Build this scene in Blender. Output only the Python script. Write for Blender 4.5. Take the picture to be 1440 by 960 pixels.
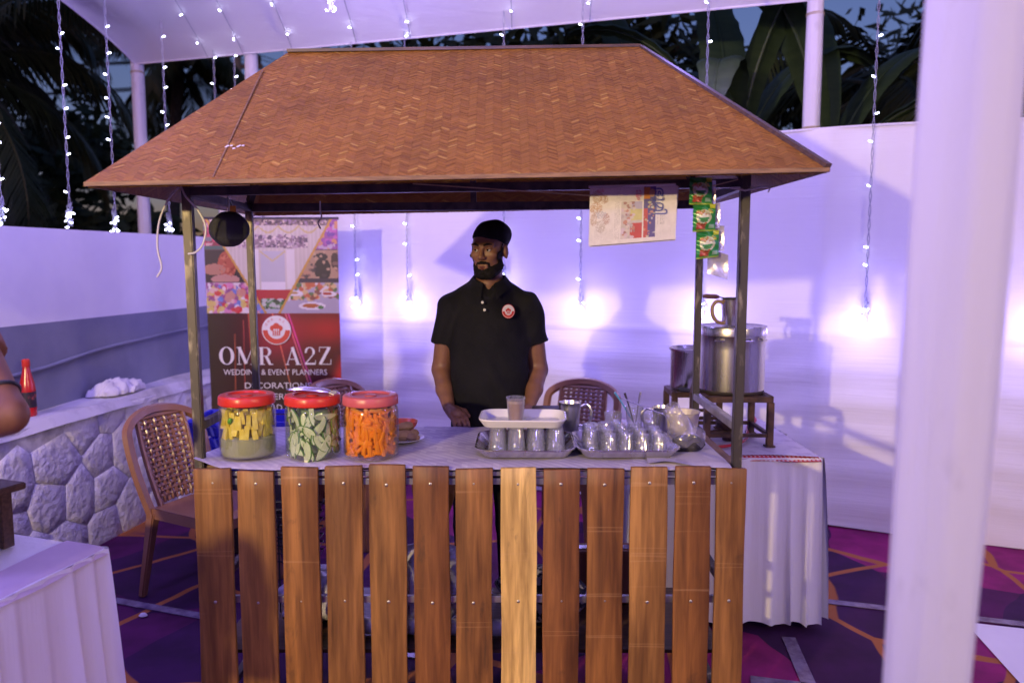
import bpy, bmesh, math, random
import numpy as np
from mathutils import Vector, Matrix, Euler
R = math.radians
random.seed(7)
rng = np.random.default_rng(7)
scene = bpy.context.scene
for o in list(bpy.data.objects): bpy.data.objects.remove(o, do_unlink=True)
COL = scene.collection

# ---------------------------------------------------------------- camera
cam_data = bpy.data.cameras.new('camera')
cam = bpy.data.objects.new('camera', cam_data); COL.objects.link(cam)
cam.location = (0, 0, 1.58); cam.rotation_euler = (R(90 - 5.8), 0, 0)
cam_data.sensor_width = 36; cam_data.lens = 28
cam_data.clip_start = 0.05; cam_data.clip_end = 600
cam_data.dof.use_dof = True; cam_data.dof.focus_distance = 2.9; cam_data.dof.aperture_fstop = 2.1
scene.camera = cam

# ---------------------------------------------------------------- world: dusk sky
world = bpy.data.worlds.new('World'); scene.world = world; world.use_nodes = True
wn = world.node_tree.nodes; wl = world.node_tree.links
sky = wn.new('ShaderNodeTexSky'); sky.sky_type = 'NISHITA'; sky.sun_disc = False
sky.sun_elevation = R(4); sky.sun_rotation = R(200); sky.ozone_density = 3.0; sky.air_density = 1.0
bg = wn['Background']; bg.inputs['Strength'].default_value = 0.12
dusk = wn.new('ShaderNodeMix'); dusk.data_type = 'RGBA'; dusk.blend_type = 'MULTIPLY'; dusk.inputs[0].default_value = 1.0
dusk.inputs[7].default_value = (1.4, .92, 1.3, 1)      # violet cast of the dusk air
wl.new(sky.outputs['Color'], dusk.inputs[6]); wl.new(dusk.outputs[2], bg.inputs['Color'])

# ---------------------------------------------------------------- exposure, render settings
vs = scene.view_settings
vs.view_transform = 'Standard'; vs.look = 'None'; vs.exposure = 0.0; vs.gamma = 1.0; vs.use_curve_mapping = False
scene.render.engine = 'CYCLES'
cy = scene.cycles
cy.use_denoising = True; cy.max_bounces = 8; cy.diffuse_bounces = 2; cy.glossy_bounces = 2
cy.transparent_max_bounces = 16; cy.transmission_bounces = 4
cy.caustics_reflective = False; cy.caustics_refractive = False; cy.sample_clamp_indirect = 3.0; cy.use_adaptive_sampling = True; cy.adaptive_threshold = 0.025
KEY_W, KEY_COL = 900.0, (1.0, 0.75, 0.36)
BLUE = (0.34, 0.265, 1.0)
FILL_W, BUNDLE_W = 41.0, 5.5

# ================================================================ helpers
def tag(o, label=None, cat=None, group=None, kind=None):
    if label: o['label'] = label
    if cat: o['category'] = cat
    if group: o['group'] = group
    if kind: o['kind'] = kind
    return o
def thing(name, label, cat, loc=(0, 0, 0), rz=0, group=None):
    o = bpy.data.objects.new(name, None); COL.objects.link(o)
    o.location = loc; o.rotation_euler = (0, 0, rz); o.empty_display_size = 0.1
    return tag(o, label, cat, group)
def wloc(o):
    v = Vector((0, 0, 0))
    while o is not None: v += o.location; o = o.parent
    return v
def link_mesh(name, me, mat, parent=None, loc=None, rot=None):
    o = bpy.data.objects.new(name, me); COL.objects.link(o)
    if mat is not None and not me.materials: me.materials.append(mat)
    o.parent = parent
    if loc is not None: o.location = loc
    if rot is not None: o.rotation_euler = rot
    return o
def copy_part(o, parent, loc=None, rot=None, scale=None):
    c = o.copy(); COL.objects.link(c); c.parent = parent
    if loc is not None: c.location = loc
    if rot is not None: c.rotation_euler = rot
    if scale is not None: c.scale = scale
    return c
def copy_tree(o, parent=None, loc=None, rz=None, label=None):
    kids = [c for c in bpy.data.objects if c.parent == o]
    c = o.copy(); COL.objects.link(c); c.parent = parent
    if loc is not None: c.location = loc
    if rz is not None: c.rotation_euler = (0, 0, rz)
    if label: c['label'] = label
    for k in kids: copy_tree(k, c)
    return c

def frame(t):
    t = Vector(t).normalized()
    up = Vector((0, 0, 1)) if abs(t.z) < .95 else Vector((0, 1, 0))
    a = t.cross(up).normalized(); b = a.cross(t).normalized()
    return a, b
def cr(pts, n=5):            # Catmull-Rom smoothing of a path
    P = [Vector(p) for p in pts]; P = [P[0] * 2 - P[1]] + P + [P[-1] * 2 - P[-2]]; out = []
    for i in range(1, len(P) - 2):
        for k in range(n):
            t = k / n; out.append(.5 * ((2 * P[i]) + (P[i + 1] - P[i - 1]) * t + (2 * P[i - 1] - 5 * P[i] + 4 * P[i + 1] - P[i + 2]) * t * t + (3 * P[i] - P[i - 1] - 3 * P[i + 1] + P[i + 2]) * t ** 3))
    return out + [P[-2]]
class MB:
    def __init__(s): s.v = []; s.f = []; s.c = []; s.col = None
    def add(s, vs, fs, col=None):
        n = len(s.v); s.v.extend([tuple(p) for p in vs])
        for f in fs: s.f.append([i + n for i in f]); s.c.append(col if col is not None else s.col)
        return s
    def box(s, c, d, M=None, col=None):
        hx, hy, hz = d[0] / 2, d[1] / 2, d[2] / 2
        P = [Vector((x, y, z)) for x in (-hx, hx) for y in (-hy, hy) for z in (-hz, hz)]
        if M is not None: P = [M @ p for p in P]
        P = [p + Vector(c) for p in P]
        return s.add(P, [(0, 1, 3, 2), (4, 6, 7, 5), (0, 4, 5, 1), (2, 3, 7, 6), (0, 2, 6, 4), (1, 5, 7, 3)], col)
    def beam(s, a, b, w, h, up=(0, 0, 1), col=None):
        a, b = Vector(a), Vector(b); t = (b - a).normalized()
        x = t.cross(Vector(up))
        x = x.normalized() if x.length > 1e-4 else Vector((1, 0, 0))
        y = x.cross(t)
        P = []
        for q in (a, b):
            for sx, sy in ((-1, -1), (1, -1), (1, 1), (-1, 1)): P.append(q + x * (sx * w / 2) + y * (sy * h / 2))
        return s.add(P, [(3, 2, 1, 0), (4, 5, 6, 7), (0, 1, 5, 4), (1, 2, 6, 5), (2, 3, 7, 6), (3, 0, 4, 7)], col)
    def tube(s, pts, r, n=8, caps=True, col=None, close=False):
        pts = [Vector(p) for p in pts]; m = len(pts)
        rr = r if isinstance(r, (list, tuple)) else [r] * m
        V = []; pa = None
        for i, p in enumerate(pts):
            t = (pts[(i + 1) % m] - pts[i - 1]) if close else (pts[min(i + 1, m - 1)] - pts[max(i - 1, 0)])
            if t.length < 1e-9: t = Vector((0, 0, 1))
            a, b = frame(t)
            if pa is not None:
                t = t.normalized(); a = pa - t * pa.dot(t)
                a = a.normalized() if a.length > 1e-6 else frame(t)[0]
                b = a.cross(t)
            pa = a
            for k in range(n):
                an = 2 * math.pi * k / n; V.append(p + a * math.cos(an) * rr[i] + b * math.sin(an) * rr[i])
        F = []
        for i in range(m if close else m - 1):
            j = (i + 1) % m
            for k in range(n): F.append((i * n + k, i * n + (k + 1) % n, j * n + (k + 1) % n, j * n + k))
        if caps and not close: F += [tuple(range(n))[::-1], tuple(range((m - 1) * n, m * n))]
        return s.add(V, F, col)
    def lathe(s, prof, n=32, c=(0, 0, 0), col=None, sx=1, sy=1, flute=0, nf=0):
        V = []; F = []
        for r, z in prof:
            for k in range(n):
                an = 2 * math.pi * k / n; q = r * (1 + flute * math.cos(nf * an)) if flute else r
                V.append((c[0] + q * math.cos(an) * sx, c[1] + q * math.sin(an) * sy, c[2] + z))
        for i in range(len(prof) - 1):
            for k in range(n): F.append((i * n + k, i * n + (k + 1) % n, (i + 1) * n + (k + 1) % n, (i + 1) * n + k))
        return s.add(V, F, col)
    def grid(s, nu, nv, fn, col=None, flip=False):
        V = [fn(i / nu, j / nv) for j in range(nv + 1) for i in range(nu + 1)]
        F = []
        for j in range(nv):
            for i in range(nu):
                a = j * (nu + 1) + i; q = (a, a + 1, a + nu + 2, a + nu + 1)
                F.append(q[::-1] if flip else q)
        return s.add(V, F, col)
    def prism(s, poly, z0, z1, M=None, col=None):     # 2-D polygon (counter-clockwise) extruded along local z
        n = len(poly); P = [Vector((x, y, z0)) for x, y in poly] + [Vector((x, y, z1)) for x, y in poly]
        if M is not None: P = [M @ p for p in P]
        F = [tuple(range(n))[::-1], tuple(range(n, 2 * n))] + [(i, (i + 1) % n, n + (i + 1) % n, n + i) for i in range(n)]
        return s.add(P, F, col)
    def mesh(s, name='mesh', smooth=40, off=None):
        me = bpy.data.meshes.new(name)
        V = s.v if off is None else [(p[0] - off[0], p[1] - off[1], p[2] - off[2]) for p in s.v]
        me.from_pydata(V, [], s.f); me.update()
        if any(c is not None for c in s.c):
            at = me.color_attributes.new('tint', 'FLOAT_COLOR', 'CORNER')
            buf = np.ones((len(me.loops), 4), np.float32); k = 0
            for f, c in zip(s.f, s.c):
                if c is not None: buf[k:k + len(f), :3] = c
                k += len(f)
            at.data.foreach_set('color', buf.ravel())
        if smooth:
            me.polygons.foreach_set('use_smooth', [True] * len(me.polygons))
            me.set_sharp_from_angle(angle=R(smooth))
        return me
    def build(s, name, mat, parent=None, smooth=40, world=False, loc=None, rot=None, bevel=0, seg=2):
        off = wloc(parent) if (world and parent is not None) else None
        me = s.mesh(name, smooth, off)
        if bevel:
            bm = bmesh.new(); bm.from_mesh(me); bmesh.ops.remove_doubles(bm, verts=bm.verts, dist=1e-5)
            ed = [e for e in bm.edges if len(e.link_faces) == 2 and e.calc_face_angle(0) > R(35)]
            bmesh.ops.bevel(bm, geom=ed, offset=bevel, segments=seg, affect='EDGES', clamp_overlap=True)
            bm.to_mesh(me); bm.free()
            me.polygons.foreach_set('use_smooth', [True] * len(me.polygons)); me.set_sharp_from_angle(angle=R(50))
        return link_mesh(name, me, mat, parent, loc, rot)

# ---- signed-distance figures: one continuous surface grown by surface nets
def s_ell(P, c, r):
    q = (P - np.array(c, np.float32)) / np.array(r, np.float32); k = np.sqrt((q * q).sum(-1)) + 1e-9
    q2 = q / np.array(r, np.float32); k2 = np.sqrt((q2 * q2).sum(-1)) + 1e-9
    return k * (k - 1) / k2
def s_cone(P, a, b, ra, rb):
    a = np.array(a, np.float32); b = np.array(b, np.float32); d = b - a
    h = np.clip(((P - a) @ d) / max(float(d @ d), 1e-9), 0, 1)
    q = P - a - h[..., None] * d
    return np.sqrt((q * q).sum(-1)) - (ra + (rb - ra) * h)
def smin(a, b, k):
    h = np.clip(.5 + .5 * (b - a) / k, 0, 1)
    return b + (a - b) * h - k * h * (1 - h)
def smax(a, b, k): return -smin(-a, -b, k)
def sdf_mesh(name, fn, lo, hi, h, smooth=True):
    ax = [np.arange(lo[i], hi[i] + h, h, dtype=np.float32) for i in range(3)]
    P = np.stack(np.meshgrid(*ax, indexing='ij'), -1)
    D = fn(P); S = D < 0
    nx, ny, nz = D.shape
    cnt = np.zeros((nx - 1, ny - 1, nz - 1), np.int32); pos = np.zeros((nx - 1, ny - 1, nz - 1, 3), np.float32)
    for axis in range(3):
        sl0 = [slice(None)] * 3; sl1 = [slice(None)] * 3; sl0[axis] = slice(0, -1); sl1[axis] = slice(1, None)
        d0, d1 = D[tuple(sl0)], D[tuple(sl1)]; X = (d0 < 0) != (d1 < 0)
        t = np.where(X, d0 / np.where(X, d0 - d1, 1), 0)
        cp = P[tuple(sl0)].copy(); cp[..., axis] += t * h
        o1, o2 = [k for k in range(3) if k != axis]
        for a in (0, 1):
            for b in (0, 1):
                s = [slice(None)] * 3
                s[o1] = slice(a, (None if a else -1)); s[o2] = slice(b, (None if b else -1))
                s = tuple(s); xs = X[s]; cnt += xs; pos += np.where(xs[..., None], cp[s], 0)
    act = cnt > 0; idx = -np.ones(act.shape, np.int64); idx[act] = np.arange(act.sum())
    V = pos[act] / cnt[act][:, None]
    Q = []
    for axis in range(3):
        o1, o2 = [k for k in range(3) if k != axis]
        sl0 = [slice(1, -1)] * 3; sl0[axis] = slice(0, -1); sl1 = [slice(1, -1)] * 3; sl1[axis] = slice(1, None)
        s0, s1 = S[tuple(sl0)], S[tuple(sl1)]
        I = np.argwhere(s0 != s1)
        if not len(I): continue
        flip = s0[tuple(I.T)]
        base = I.copy(); base[:, o1] += 1; base[:, o2] += 1     # grid point index of the edge
        def cell(a, b):
            c = base.copy(); c[:, o1] -= a; c[:, o2] -= b; return idx[tuple(c.T)]
        q = np.stack([cell(1, 1), cell(0, 1), cell(0, 0), cell(1, 0)], 1)
        if axis == 1: flip = ~flip
        q = np.where(flip[:, None], q, q[:, ::-1]); Q.append(q)
    Q = np.concatenate(Q)
    me = bpy.data.meshes.new(name); me.from_pydata(V.tolist(), [], Q.tolist()); me.update()
    if smooth: me.polygons.foreach_set('use_smooth', [True] * len(me.polygons))
    return me

# ---- text as flat meshes
def text_mesh(txt, size, extrude=.0003, spacing=1.0, align='CENTER'):
    cu = bpy.data.curves.new('lettering', 'FONT'); cu.body = txt; cu.size = size; cu.align_x = align; cu.align_y = 'CENTER'
    cu.extrude = extrude; cu.space_character = spacing; cu.resolution_u = 3
    ob = bpy.data.objects.new('lettering', cu); COL.objects.link(ob)
    dg = bpy.context.evaluated_depsgraph_get(); me = bpy.data.meshes.new_from_object(ob.evaluated_get(dg))
    bpy.data.objects.remove(ob, do_unlink=True); bpy.data.curves.remove(cu)
    me.materials.clear()
    return me
# ================================================================ materials
def nmat(name):
    m = bpy.data.materials.new(name); m.use_nodes = True
    nt = m.node_tree; return m, nt, nt.nodes['Principled BSDF']
def N(nt, t, **kw):
    n = nt.nodes.new(t)
    for k, v in kw.items():
        if k in n.inputs: n.inputs[k].default_value = v
        else: setattr(n, k, v)
    return n
def coords(nt, scale=(1, 1, 1), kind='Object', rot=(0, 0, 0)):
    tc = N(nt, 'ShaderNodeTexCoord'); mp = N(nt, 'ShaderNodeMapping'); mp.inputs['Scale'].default_value = scale
    mp.inputs['Rotation'].default_value = rot
    nt.links.new(tc.outputs[kind], mp.inputs['Vector']); return mp.outputs['Vector']
def ramp(nt, fac, stops):
    r = N(nt, 'ShaderNodeValToRGB'); e = r.color_ramp.elements
    while len(e) < len(stops): e.new(.5)
    for i, (p, c) in enumerate(stops): e[i].position = p; e[i].color = (*c, 1) if len(c) == 3 else c
    nt.links.new(fac, r.inputs['Fac']); return r.outputs['Color']
def mixc(nt, fac, a, b, mode='MIX'):
    m = N(nt, 'ShaderNodeMix', data_type='RGBA', blend_type=mode)
    for sock, v in ((m.inputs['Factor'], fac), (m.inputs['A'], a), (m.inputs['B'], b)):
        pass
    def put(i, v):
        if isinstance(v, (int, float)): m.inputs[i].default_value = v
        elif isinstance(v, tuple): m.inputs[i].default_value = (*v, 1) if len(v) == 3 else v
        else: nt.links.new(v, m.inputs[i])
    put(0, fac); put(6, a); put(7, b)
    return m.outputs[2]
def noise(nt, vec, scale, detail=4, rough=.55, dist=0):
    n = N(nt, 'ShaderNodeTexNoise'); n.inputs['Scale'].default_value = scale; n.inputs['Detail'].default_value = detail
    n.inputs['Roughness'].default_value = rough; n.inputs['Distortion'].default_value = dist
    nt.links.new(vec, n.inputs['Vector']); return n.outputs['Fac']
def bump(nt, b, h, strength, dist=.002):
    n = N(nt, 'ShaderNodeBump'); n.inputs['Strength'].default_value = strength; n.inputs['Distance'].default_value = dist
    nt.links.new(h, n.inputs['Height']); nt.links.new(n.outputs['Normal'], b.inputs['Normal']); return n
def pm(name, col, rough=.5, metal=0, col2=None, ns=8, lo=.35, hi=.65, bs=0, bd=.002, bscale=None, stretch=(1, 1, 1), spec=None, coat=0, sss=0, kind='Object', rvar=0):
    m, nt, b = nmat(name)
    b.inputs['Roughness'].default_value = rough; b.inputs['Metallic'].default_value = metal
    if spec is not None: b.inputs['Specular IOR Level'].default_value = spec
    if coat: b.inputs['Coat Weight'].default_value = coat; b.inputs['Coat Roughness'].default_value = .15
    if sss: b.inputs['Subsurface Weight'].default_value = sss; b.inputs['Subsurface Radius'].default_value = (.02, .01, .006); b.inputs['Subsurface Scale'].default_value = .3
    b.inputs['Base Color'].default_value = (*col, 1)
    vec = coords(nt, stretch, kind)
    if col2 is not None:
        f = noise(nt, vec, ns)
        nt.links.new(ramp(nt, f, [(lo, col), (hi, col2)]), b.inputs['Base Color'])
    if rvar:
        f = noise(nt, vec, ns * 2.3)
        mr = N(nt, 'ShaderNodeMapRange'); mr.inputs['To Min'].default_value = rough - rvar; mr.inputs['To Max'].default_value = rough + rvar
        nt.links.new(f, mr.inputs['Value']); nt.links.new(mr.outputs['Result'], b.inputs['Roughness'])
    if bs:
        f = noise(nt, vec, bscale or ns * 3, 5); bump(nt, b, f, bs, bd)
    return m
def tinted(name, rough=.6, mul=(1, 1, 1), ns=40, amt=.25, bs=.0, metal=0):   # colour carried piece by piece in the mesh
    m, nt, b = nmat(name); b.inputs['Roughness'].default_value = rough; b.inputs['Metallic'].default_value = metal
    a = N(nt, 'ShaderNodeAttribute', attribute_name='tint'); vec = coords(nt)
    f = noise(nt, vec, ns); g = ramp(nt, f, [(.3, (1 - amt,) * 3), (.7, (1 + amt * .3,) * 3)])
    c = mixc(nt, 1.0, a.outputs['Color'], g, 'MULTIPLY'); c = mixc(nt, 1.0, c, tuple(mul), 'MULTIPLY')
    nt.links.new(c, b.inputs['Base Color'])
    if bs: bump(nt, b, f, bs)
    return m
def clear(name, tint=(1, 1, 1), gloss=.06, rough=.05, edge=.35, body=0.0, bodycol=(.8, .8, .85)):
    # thin clear plastic or glass: see-through, mirror-like towards grazing angles, a little body colour
    m, nt, b = nmat(name); nt.nodes.remove(b); out = nt.nodes['Material Output']
    tr = N(nt, 'ShaderNodeBsdfTransparent'); tr.inputs['Color'].default_value = (*tint, 1)
    gl = N(nt, 'ShaderNodeBsdfGlossy'); gl.inputs['Roughness'].default_value = rough
    lw = N(nt, 'ShaderNodeLayerWeight'); lw.inputs['Blend'].default_value = .35
    mr = N(nt, 'ShaderNodeMapRange'); mr.inputs['To Min'].default_value = gloss; mr.inputs['To Max'].default_value = edge
    nt.links.new(lw.outputs['Facing'], mr.inputs['Value'])
    mx = N(nt, 'ShaderNodeMixShader'); nt.links.new(mr.outputs['Result'], mx.inputs[0])
    nt.links.new(tr.outputs[0], mx.inputs[1]); nt.links.new(gl.outputs[0], mx.inputs[2])
    last = mx
    if body:
        df = N(nt, 'ShaderNodeBsdfDiffuse'); df.inputs['Color'].default_value = (*bodycol, 1)
        m2 = N(nt, 'ShaderNodeMixShader'); m2.inputs[0].default_value = body
        nt.links.new(mx.outputs[0], m2.inputs[1]); nt.links.new(df.outputs[0], m2.inputs[2]); last = m2
    nt.links.new(last.outputs[0], out.inputs['Surface']); return m
def glow(name, col, s):
    m, nt, b = nmat(name); b.inputs['Base Color'].default_value = (*col, 1); m.cycles.emission_sampling = 'NONE'
    b.inputs['Emission Color'].default_value = (*col, 1); b.inputs['Emission Strength'].default_value = s; return m

M = {}
# woven bamboo: strip colours come with the strips
M['mat_weave'] = tinted('bamboo_weave', .6, ns=4.5, amt=.26, bs=.05, mul=(1.02, 1.04, .78))
M['mat_back'] = pm('bamboo_backing', (.085, .03, .014), .8, col2=(.15, .06, .028), ns=30)
def wood(name, rough=.55):
    m, nt, b = nmat(name); b.inputs['Roughness'].default_value = rough
    oi = N(nt, 'ShaderNodeObjectInfo'); tc = N(nt, 'ShaderNodeTexCoord')
    ad = N(nt, 'ShaderNodeVectorMath', operation='ADD'); sc = N(nt, 'ShaderNodeVectorMath', operation='SCALE')
    cmb = N(nt, 'ShaderNodeCombineXYZ')
    for i in range(3): nt.links.new(oi.outputs['Random'], cmb.inputs[i])
    nt.links.new(cmb.outputs[0], sc.inputs[0]); sc.inputs['Scale'].default_value = 9
    nt.links.new(tc.outputs['Object'], ad.inputs[0]); nt.links.new(sc.outputs[0], ad.inputs[1])
    def mp(s):
        n = N(nt, 'ShaderNodeMapping'); n.inputs['Scale'].default_value = s; nt.links.new(ad.outputs[0], n.inputs['Vector']); return n.outputs[0]
    g = noise(nt, mp((1, 1, .06)), 55, 6, .6, .4); big = noise(nt, mp((1, 1, .12)), 14, 3, .5, .8)
    band = noise(nt, mp((.02, .02, 1)), 26, 1, .3)
    c = mixc(nt, 1.0, oi.outputs['Color'], ramp(nt, g, [(.25, (.42, .36, .32)), (.66, (1.18, 1.16, 1.1))]), 'MULTIPLY')
    c = mixc(nt, 1.0, c, ramp(nt, big, [(.3, (.6, .54, .48)), (.68, (1.28, 1.28, 1.22))]), 'MULTIPLY')
    c = mixc(nt, ramp(nt, band, [(.69, (0, 0, 0)), (.71, (.22,) * 3), (.73, (0, 0, 0))]), c, (.6, .36, .17))
    smd = noise(nt, mp((1, 1, .3)), 11, 6, .7, 1.2)
    c = mixc(nt, ramp(nt, smd, [(.60, (0, 0, 0)), (.74, (.62,) * 3)]), c, (.03, .018, .012))
    nt.links.new(c, b.inputs['Base Color']); bump(nt, b, g, .35, .001)
    return m
M['wood'] = wood('slat_wood')
M['dark_wood'] = pm('dark_wood', (.05, .028, .018), .4, col2=(.11, .06, .035), ns=12, stretch=(1, 8, 8))
M['ply'] = pm('ply_edge', (.3, .17, .08), .7, col2=(.16, .09, .05), ns=18, stretch=(1, 1, 12))
M['post'] = pm('post_steel', (.075, .066, .056), .5, .5, col2=(.34, .3, .23), ns=34, lo=.54, hi=.74, bs=.25, stretch=(1, 1, .35))
M['rail'] = pm('galvanised', (.42, .42, .45), .35, .8, col2=(.25, .25, .28), ns=25, stretch=(.3, 1, 1))
M['frame_dark'] = pm('frame_steel', (.05, .045, .05), .5, .5, col2=(.1, .085, .08), ns=25)
M['steel'] = pm('stainless', (.8, .78, .77), .27, 1, col2=(.7, .68, .67), ns=5, rvar=.07, stretch=(1, 1, .1))
M['steel_pot'] = pm('pot_steel', (.68, .66, .63), .27, 1, col2=(.52, .5, .46), ns=7, rvar=.08, stretch=(1, 1, .08))
M['soot'] = pm('soot', (.03, .025, .02), .7, col2=(.08, .06, .05), ns=10)
M['screw'] = pm('screw_head', (.42, .4, .38), .4, .9)
M['iron'] = pm('stand_iron', (.05, .03, .025), .6, .4, col2=(.12, .065, .045), ns=22, bs=.3)
M['black'] = pm('black_plastic', (.012, .012, .014), .45, col2=(.02, .02, .022), ns=30)
M['rubber'] = pm('speaker_cloth', (.016, .017, .024), .75, col2=(.028, .028, .036), ns=180, bs=.3, bscale=400)
M['white_wall'] = pm('limewash', (.74, .72, .76), .85, col2=(.8, .78, .8), ns=3, bs=.15, bscale=40)
M['grey_wall'] = pm('grey_dado', (.17, .18, .25), .8, col2=(.21, .22, .29), ns=4, bs=.2, bscale=50)
M['ledge'] = pm('ledge_plaster', (.62, .6, .62), .9, col2=(.36, .34, .36), ns=6, lo=.5, hi=.75, bs=.5, bscale=24, bd=.006)
M['stone'] = pm('whitewashed_stone', (.76, .74, .76), .9, col2=(.36, .34, .35), ns=11, lo=.54, hi=.8, bs=1.0, bscale=26, bd=.02)
M['mortar'] = pm('mortar', (.7, .68, .7), .95, col2=(.42, .4, .41), ns=14, bs=.5, bd=.004)
def cloth(name, col, col2, wrinkle=.5, rot=(0, 0, 0), sc=(1.2, 1.2, 34), rough=.75, sheen=.2):
    m, nt, b = nmat(name); b.inputs['Roughness'].default_value = rough
    b.inputs['Sheen Weight'].default_value = sheen
    v = coords(nt, sc, rot=rot); f = noise(nt, v, 1.6, 5, .6, .3); f2 = noise(nt, coords(nt, (1, 1, 1)), 1.3, 3)
    nt.links.new(ramp(nt, f2, [(.3, col), (.7, col2)]), b.inputs['Base Color'])
    bump(nt, b, f, wrinkle, .012); return m
M['tent_cloth'] = cloth('tent_cloth', (.78, .76, .8), (.84, .82, .85), .26)
M['canopy'] = cloth('canopy_cloth', (.76, .74, .8), (.82, .8, .84), .4, sc=(1, 7, 7))
M['pole_cloth'] = cloth('pole_wrap', (.74, .72, .75), (.70, .67, .70), .9, sc=(9, 9, .8))
_nt = M['pole_cloth'].node_tree; _b = _nt.nodes['Principled BSDF']; _c = _b.inputs['Base Color'].links[0].from_socket
_f = noise(_nt, coords(_nt, (1, 1, .55)), 7.5, 4, .6)
_nt.links.new(mixc(_nt, ramp(_nt, _f, [(.60, (0, 0, 0)), (.78, (.6,) * 3)]), _c, (.34, .31, .33)), _b.inputs['Base Color'])
M['skirt'] = cloth('satin_skirt', (.82, .8, .83), (.86, .84, .86), .25, sc=(30, 30, 1.5), rough=.42, sheen=.5)
M['towel'] = pm('towel', (.6, .58, .6), .95, col2=(.7, .68, .7), ns=12, bs=.6, bscale=90)
M['white_plastic'] = pm('white_plastic', (.82, .8, .8), .3, col2=(.78, .76, .77), ns=6)
M['paper'] = pm('tissue', (.82, .8, .82), .9, col2=(.72, .7, .73), ns=20, bs=.5)
def table_print():
    m, nt, b = nmat('printed_tablecloth'); b.inputs['Roughness'].default_value = .5
    v = coords(nt, (1, 1, 1)); br = N(nt, 'ShaderNodeTexBrick'); nt.links.new(v, br.inputs['Vector'])
    br.inputs['Scale'].default_value = 9; br.inputs['Mortar Size'].default_value = .09; br.inputs['Brick Width'].default_value = .9; br.inputs['Row Height'].default_value = .5
    br.inputs['Color1'].default_value = (.5, .43, .54, 1); br.inputs['Color2'].default_value = (.68, .63, .68, 1); br.inputs['Mortar'].default_value = (.66, .61, .66, 1)
    ck = N(nt, 'ShaderNodeTexWave', wave_type='BANDS', bands_direction='DIAGONAL'); nt.links.new(v, ck.inputs['Vector']); ck.inputs['Scale'].default_value = 17; ck.inputs['Distortion'].default_value = 0
    f = noise(nt, v, 6)
    c = mixc(nt, ramp(nt, ck.outputs['Fac'], [(.45, (0, 0, 0)), (.55, (.4,) * 3)]), br.outputs['Color'], (.38, .32, .46))
    c = mixc(nt, ramp(nt, f, [(.4, (0, 0, 0)), (.7, (.5,) * 3)]), c, (.68, .62, .66))
    nt.links.new(c, b.inputs['Base Color']); bump(nt, b, noise(nt, v, 14), .15, .003); return m
M['tablecloth'] = table_print()
M['marbled'] = pm('marbled_sheet', (.62, .57, .64), .5, col2=(.36, .3, .4), ns=16, lo=.5, hi=.8, bs=.2)
def gingham():
    m, nt, b = nmat('red_gingham'); b.inputs['Roughness'].default_value = .7
    v = coords(nt, (1, 1, 1)); c = N(nt, 'ShaderNodeTexVoronoi', feature='F1'); nt.links.new(v, c.inputs['Vector'])
    c.inputs['Scale'].default_value = 55; c.inputs['Randomness'].default_value = 0
    nt.links.new(ramp(nt, c.outputs['Distance'], [(.36, (.75, .6, .6)), (.42, (.5, .02, .02))]), b.inputs['Base Color']); return m
M['gingham'] = gingham()
M['runner'] = pm('runner_cloth', (.55, .43, .5), .7, col2=(.62, .5, .56), ns=8, bs=.2)
def carpet():
    m, nt, b = nmat('carpet_print'); b.inputs['Roughness'].default_value = .8; b.inputs['Specular IOR Level'].default_value = .25
    v = coords(nt, (1, 1, 1)); n = N(nt, 'ShaderNodeTexNoise'); n.inputs['Scale'].default_value = 1.6; nt.links.new(v, n.inputs['Vector'])
    mx = mixc(nt, .07, v, n.outputs['Color'], 'LINEAR_LIGHT')
    vo = N(nt, 'ShaderNodeTexVoronoi', feature='DISTANCE_TO_EDGE'); vo.inputs['Scale'].default_value = 1.35; nt.links.new(mx, vo.inputs['Vector'])
    vc = N(nt, 'ShaderNodeTexVoronoi', feature='F1'); vc.inputs['Scale'].default_value = 1.1; nt.links.new(mx, vc.inputs['Vector'])
    sep = N(nt, 'ShaderNodeSeparateColor'); nt.links.new(vc.outputs['Color'], sep.inputs[0])
    base = ramp(nt, sep.outputs[0], [(.25, (.04, .006, .05)), (.5, (.11, .007, .075)), (.75, (.24, .012, .11))])
    f = noise(nt, v, 5, 3); base = mixc(nt, 1.0, base, ramp(nt, f, [(.35, (.7,) * 3), (.65, (1.15,) * 3)]), 'MULTIPLY')
    c = mixc(nt, ramp(nt, vo.outputs['Distance'], [(.016, (1, 1, 1)), (.023, (0, 0, 0))]), base, (.36, .12, .035))
    nt.links.new(c, b.inputs['Base Color']); bump(nt, b, noise(nt, v, 260, 2), .4, .002); return m
M['carpet'] = carpet()
M['earth'] = pm('earth', (.05, .04, .03), .95, col2=(.09, .07, .05), ns=3, bs=.5, bd=.02)
M['tape'] = pm('clear_tape', (.2, .16, .25), .25, col2=(.09, .05, .12), ns=16)
M['white_mat'] = pm('white_floor_sheet', (.76, .74, .78), .6, col2=(.82, .8, .83), ns=4)
M['palm_leaf'] = pm('palm_leaf', (.03, .045, .015), .5, col2=(.06, .075, .025), ns=3)
M['banana_leaf'] = pm('banana_leaf', (.03, .055, .018), .5, col2=(.045, .075, .024), ns=5, stretch=(1, 1, 6))
M['dry_leaf'] = pm('dry_leaf', (.12, .085, .06), .8, col2=(.2, .14, .1), ns=9)
M['leaf'] = pm('tree_leaf', (.025, .045, .015), .55, col2=(.05, .075, .025), ns=2)
M['bark'] = pm('bark', (.07, .055, .045), .9, col2=(.13, .1, .08), ns=14, bs=.6, bd=.01)
M['banana_stem'] = pm('banana_stem', (.1, .13, .05), .55, col2=(.16, .12, .08), ns=6, stretch=(3, 3, .5))
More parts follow.
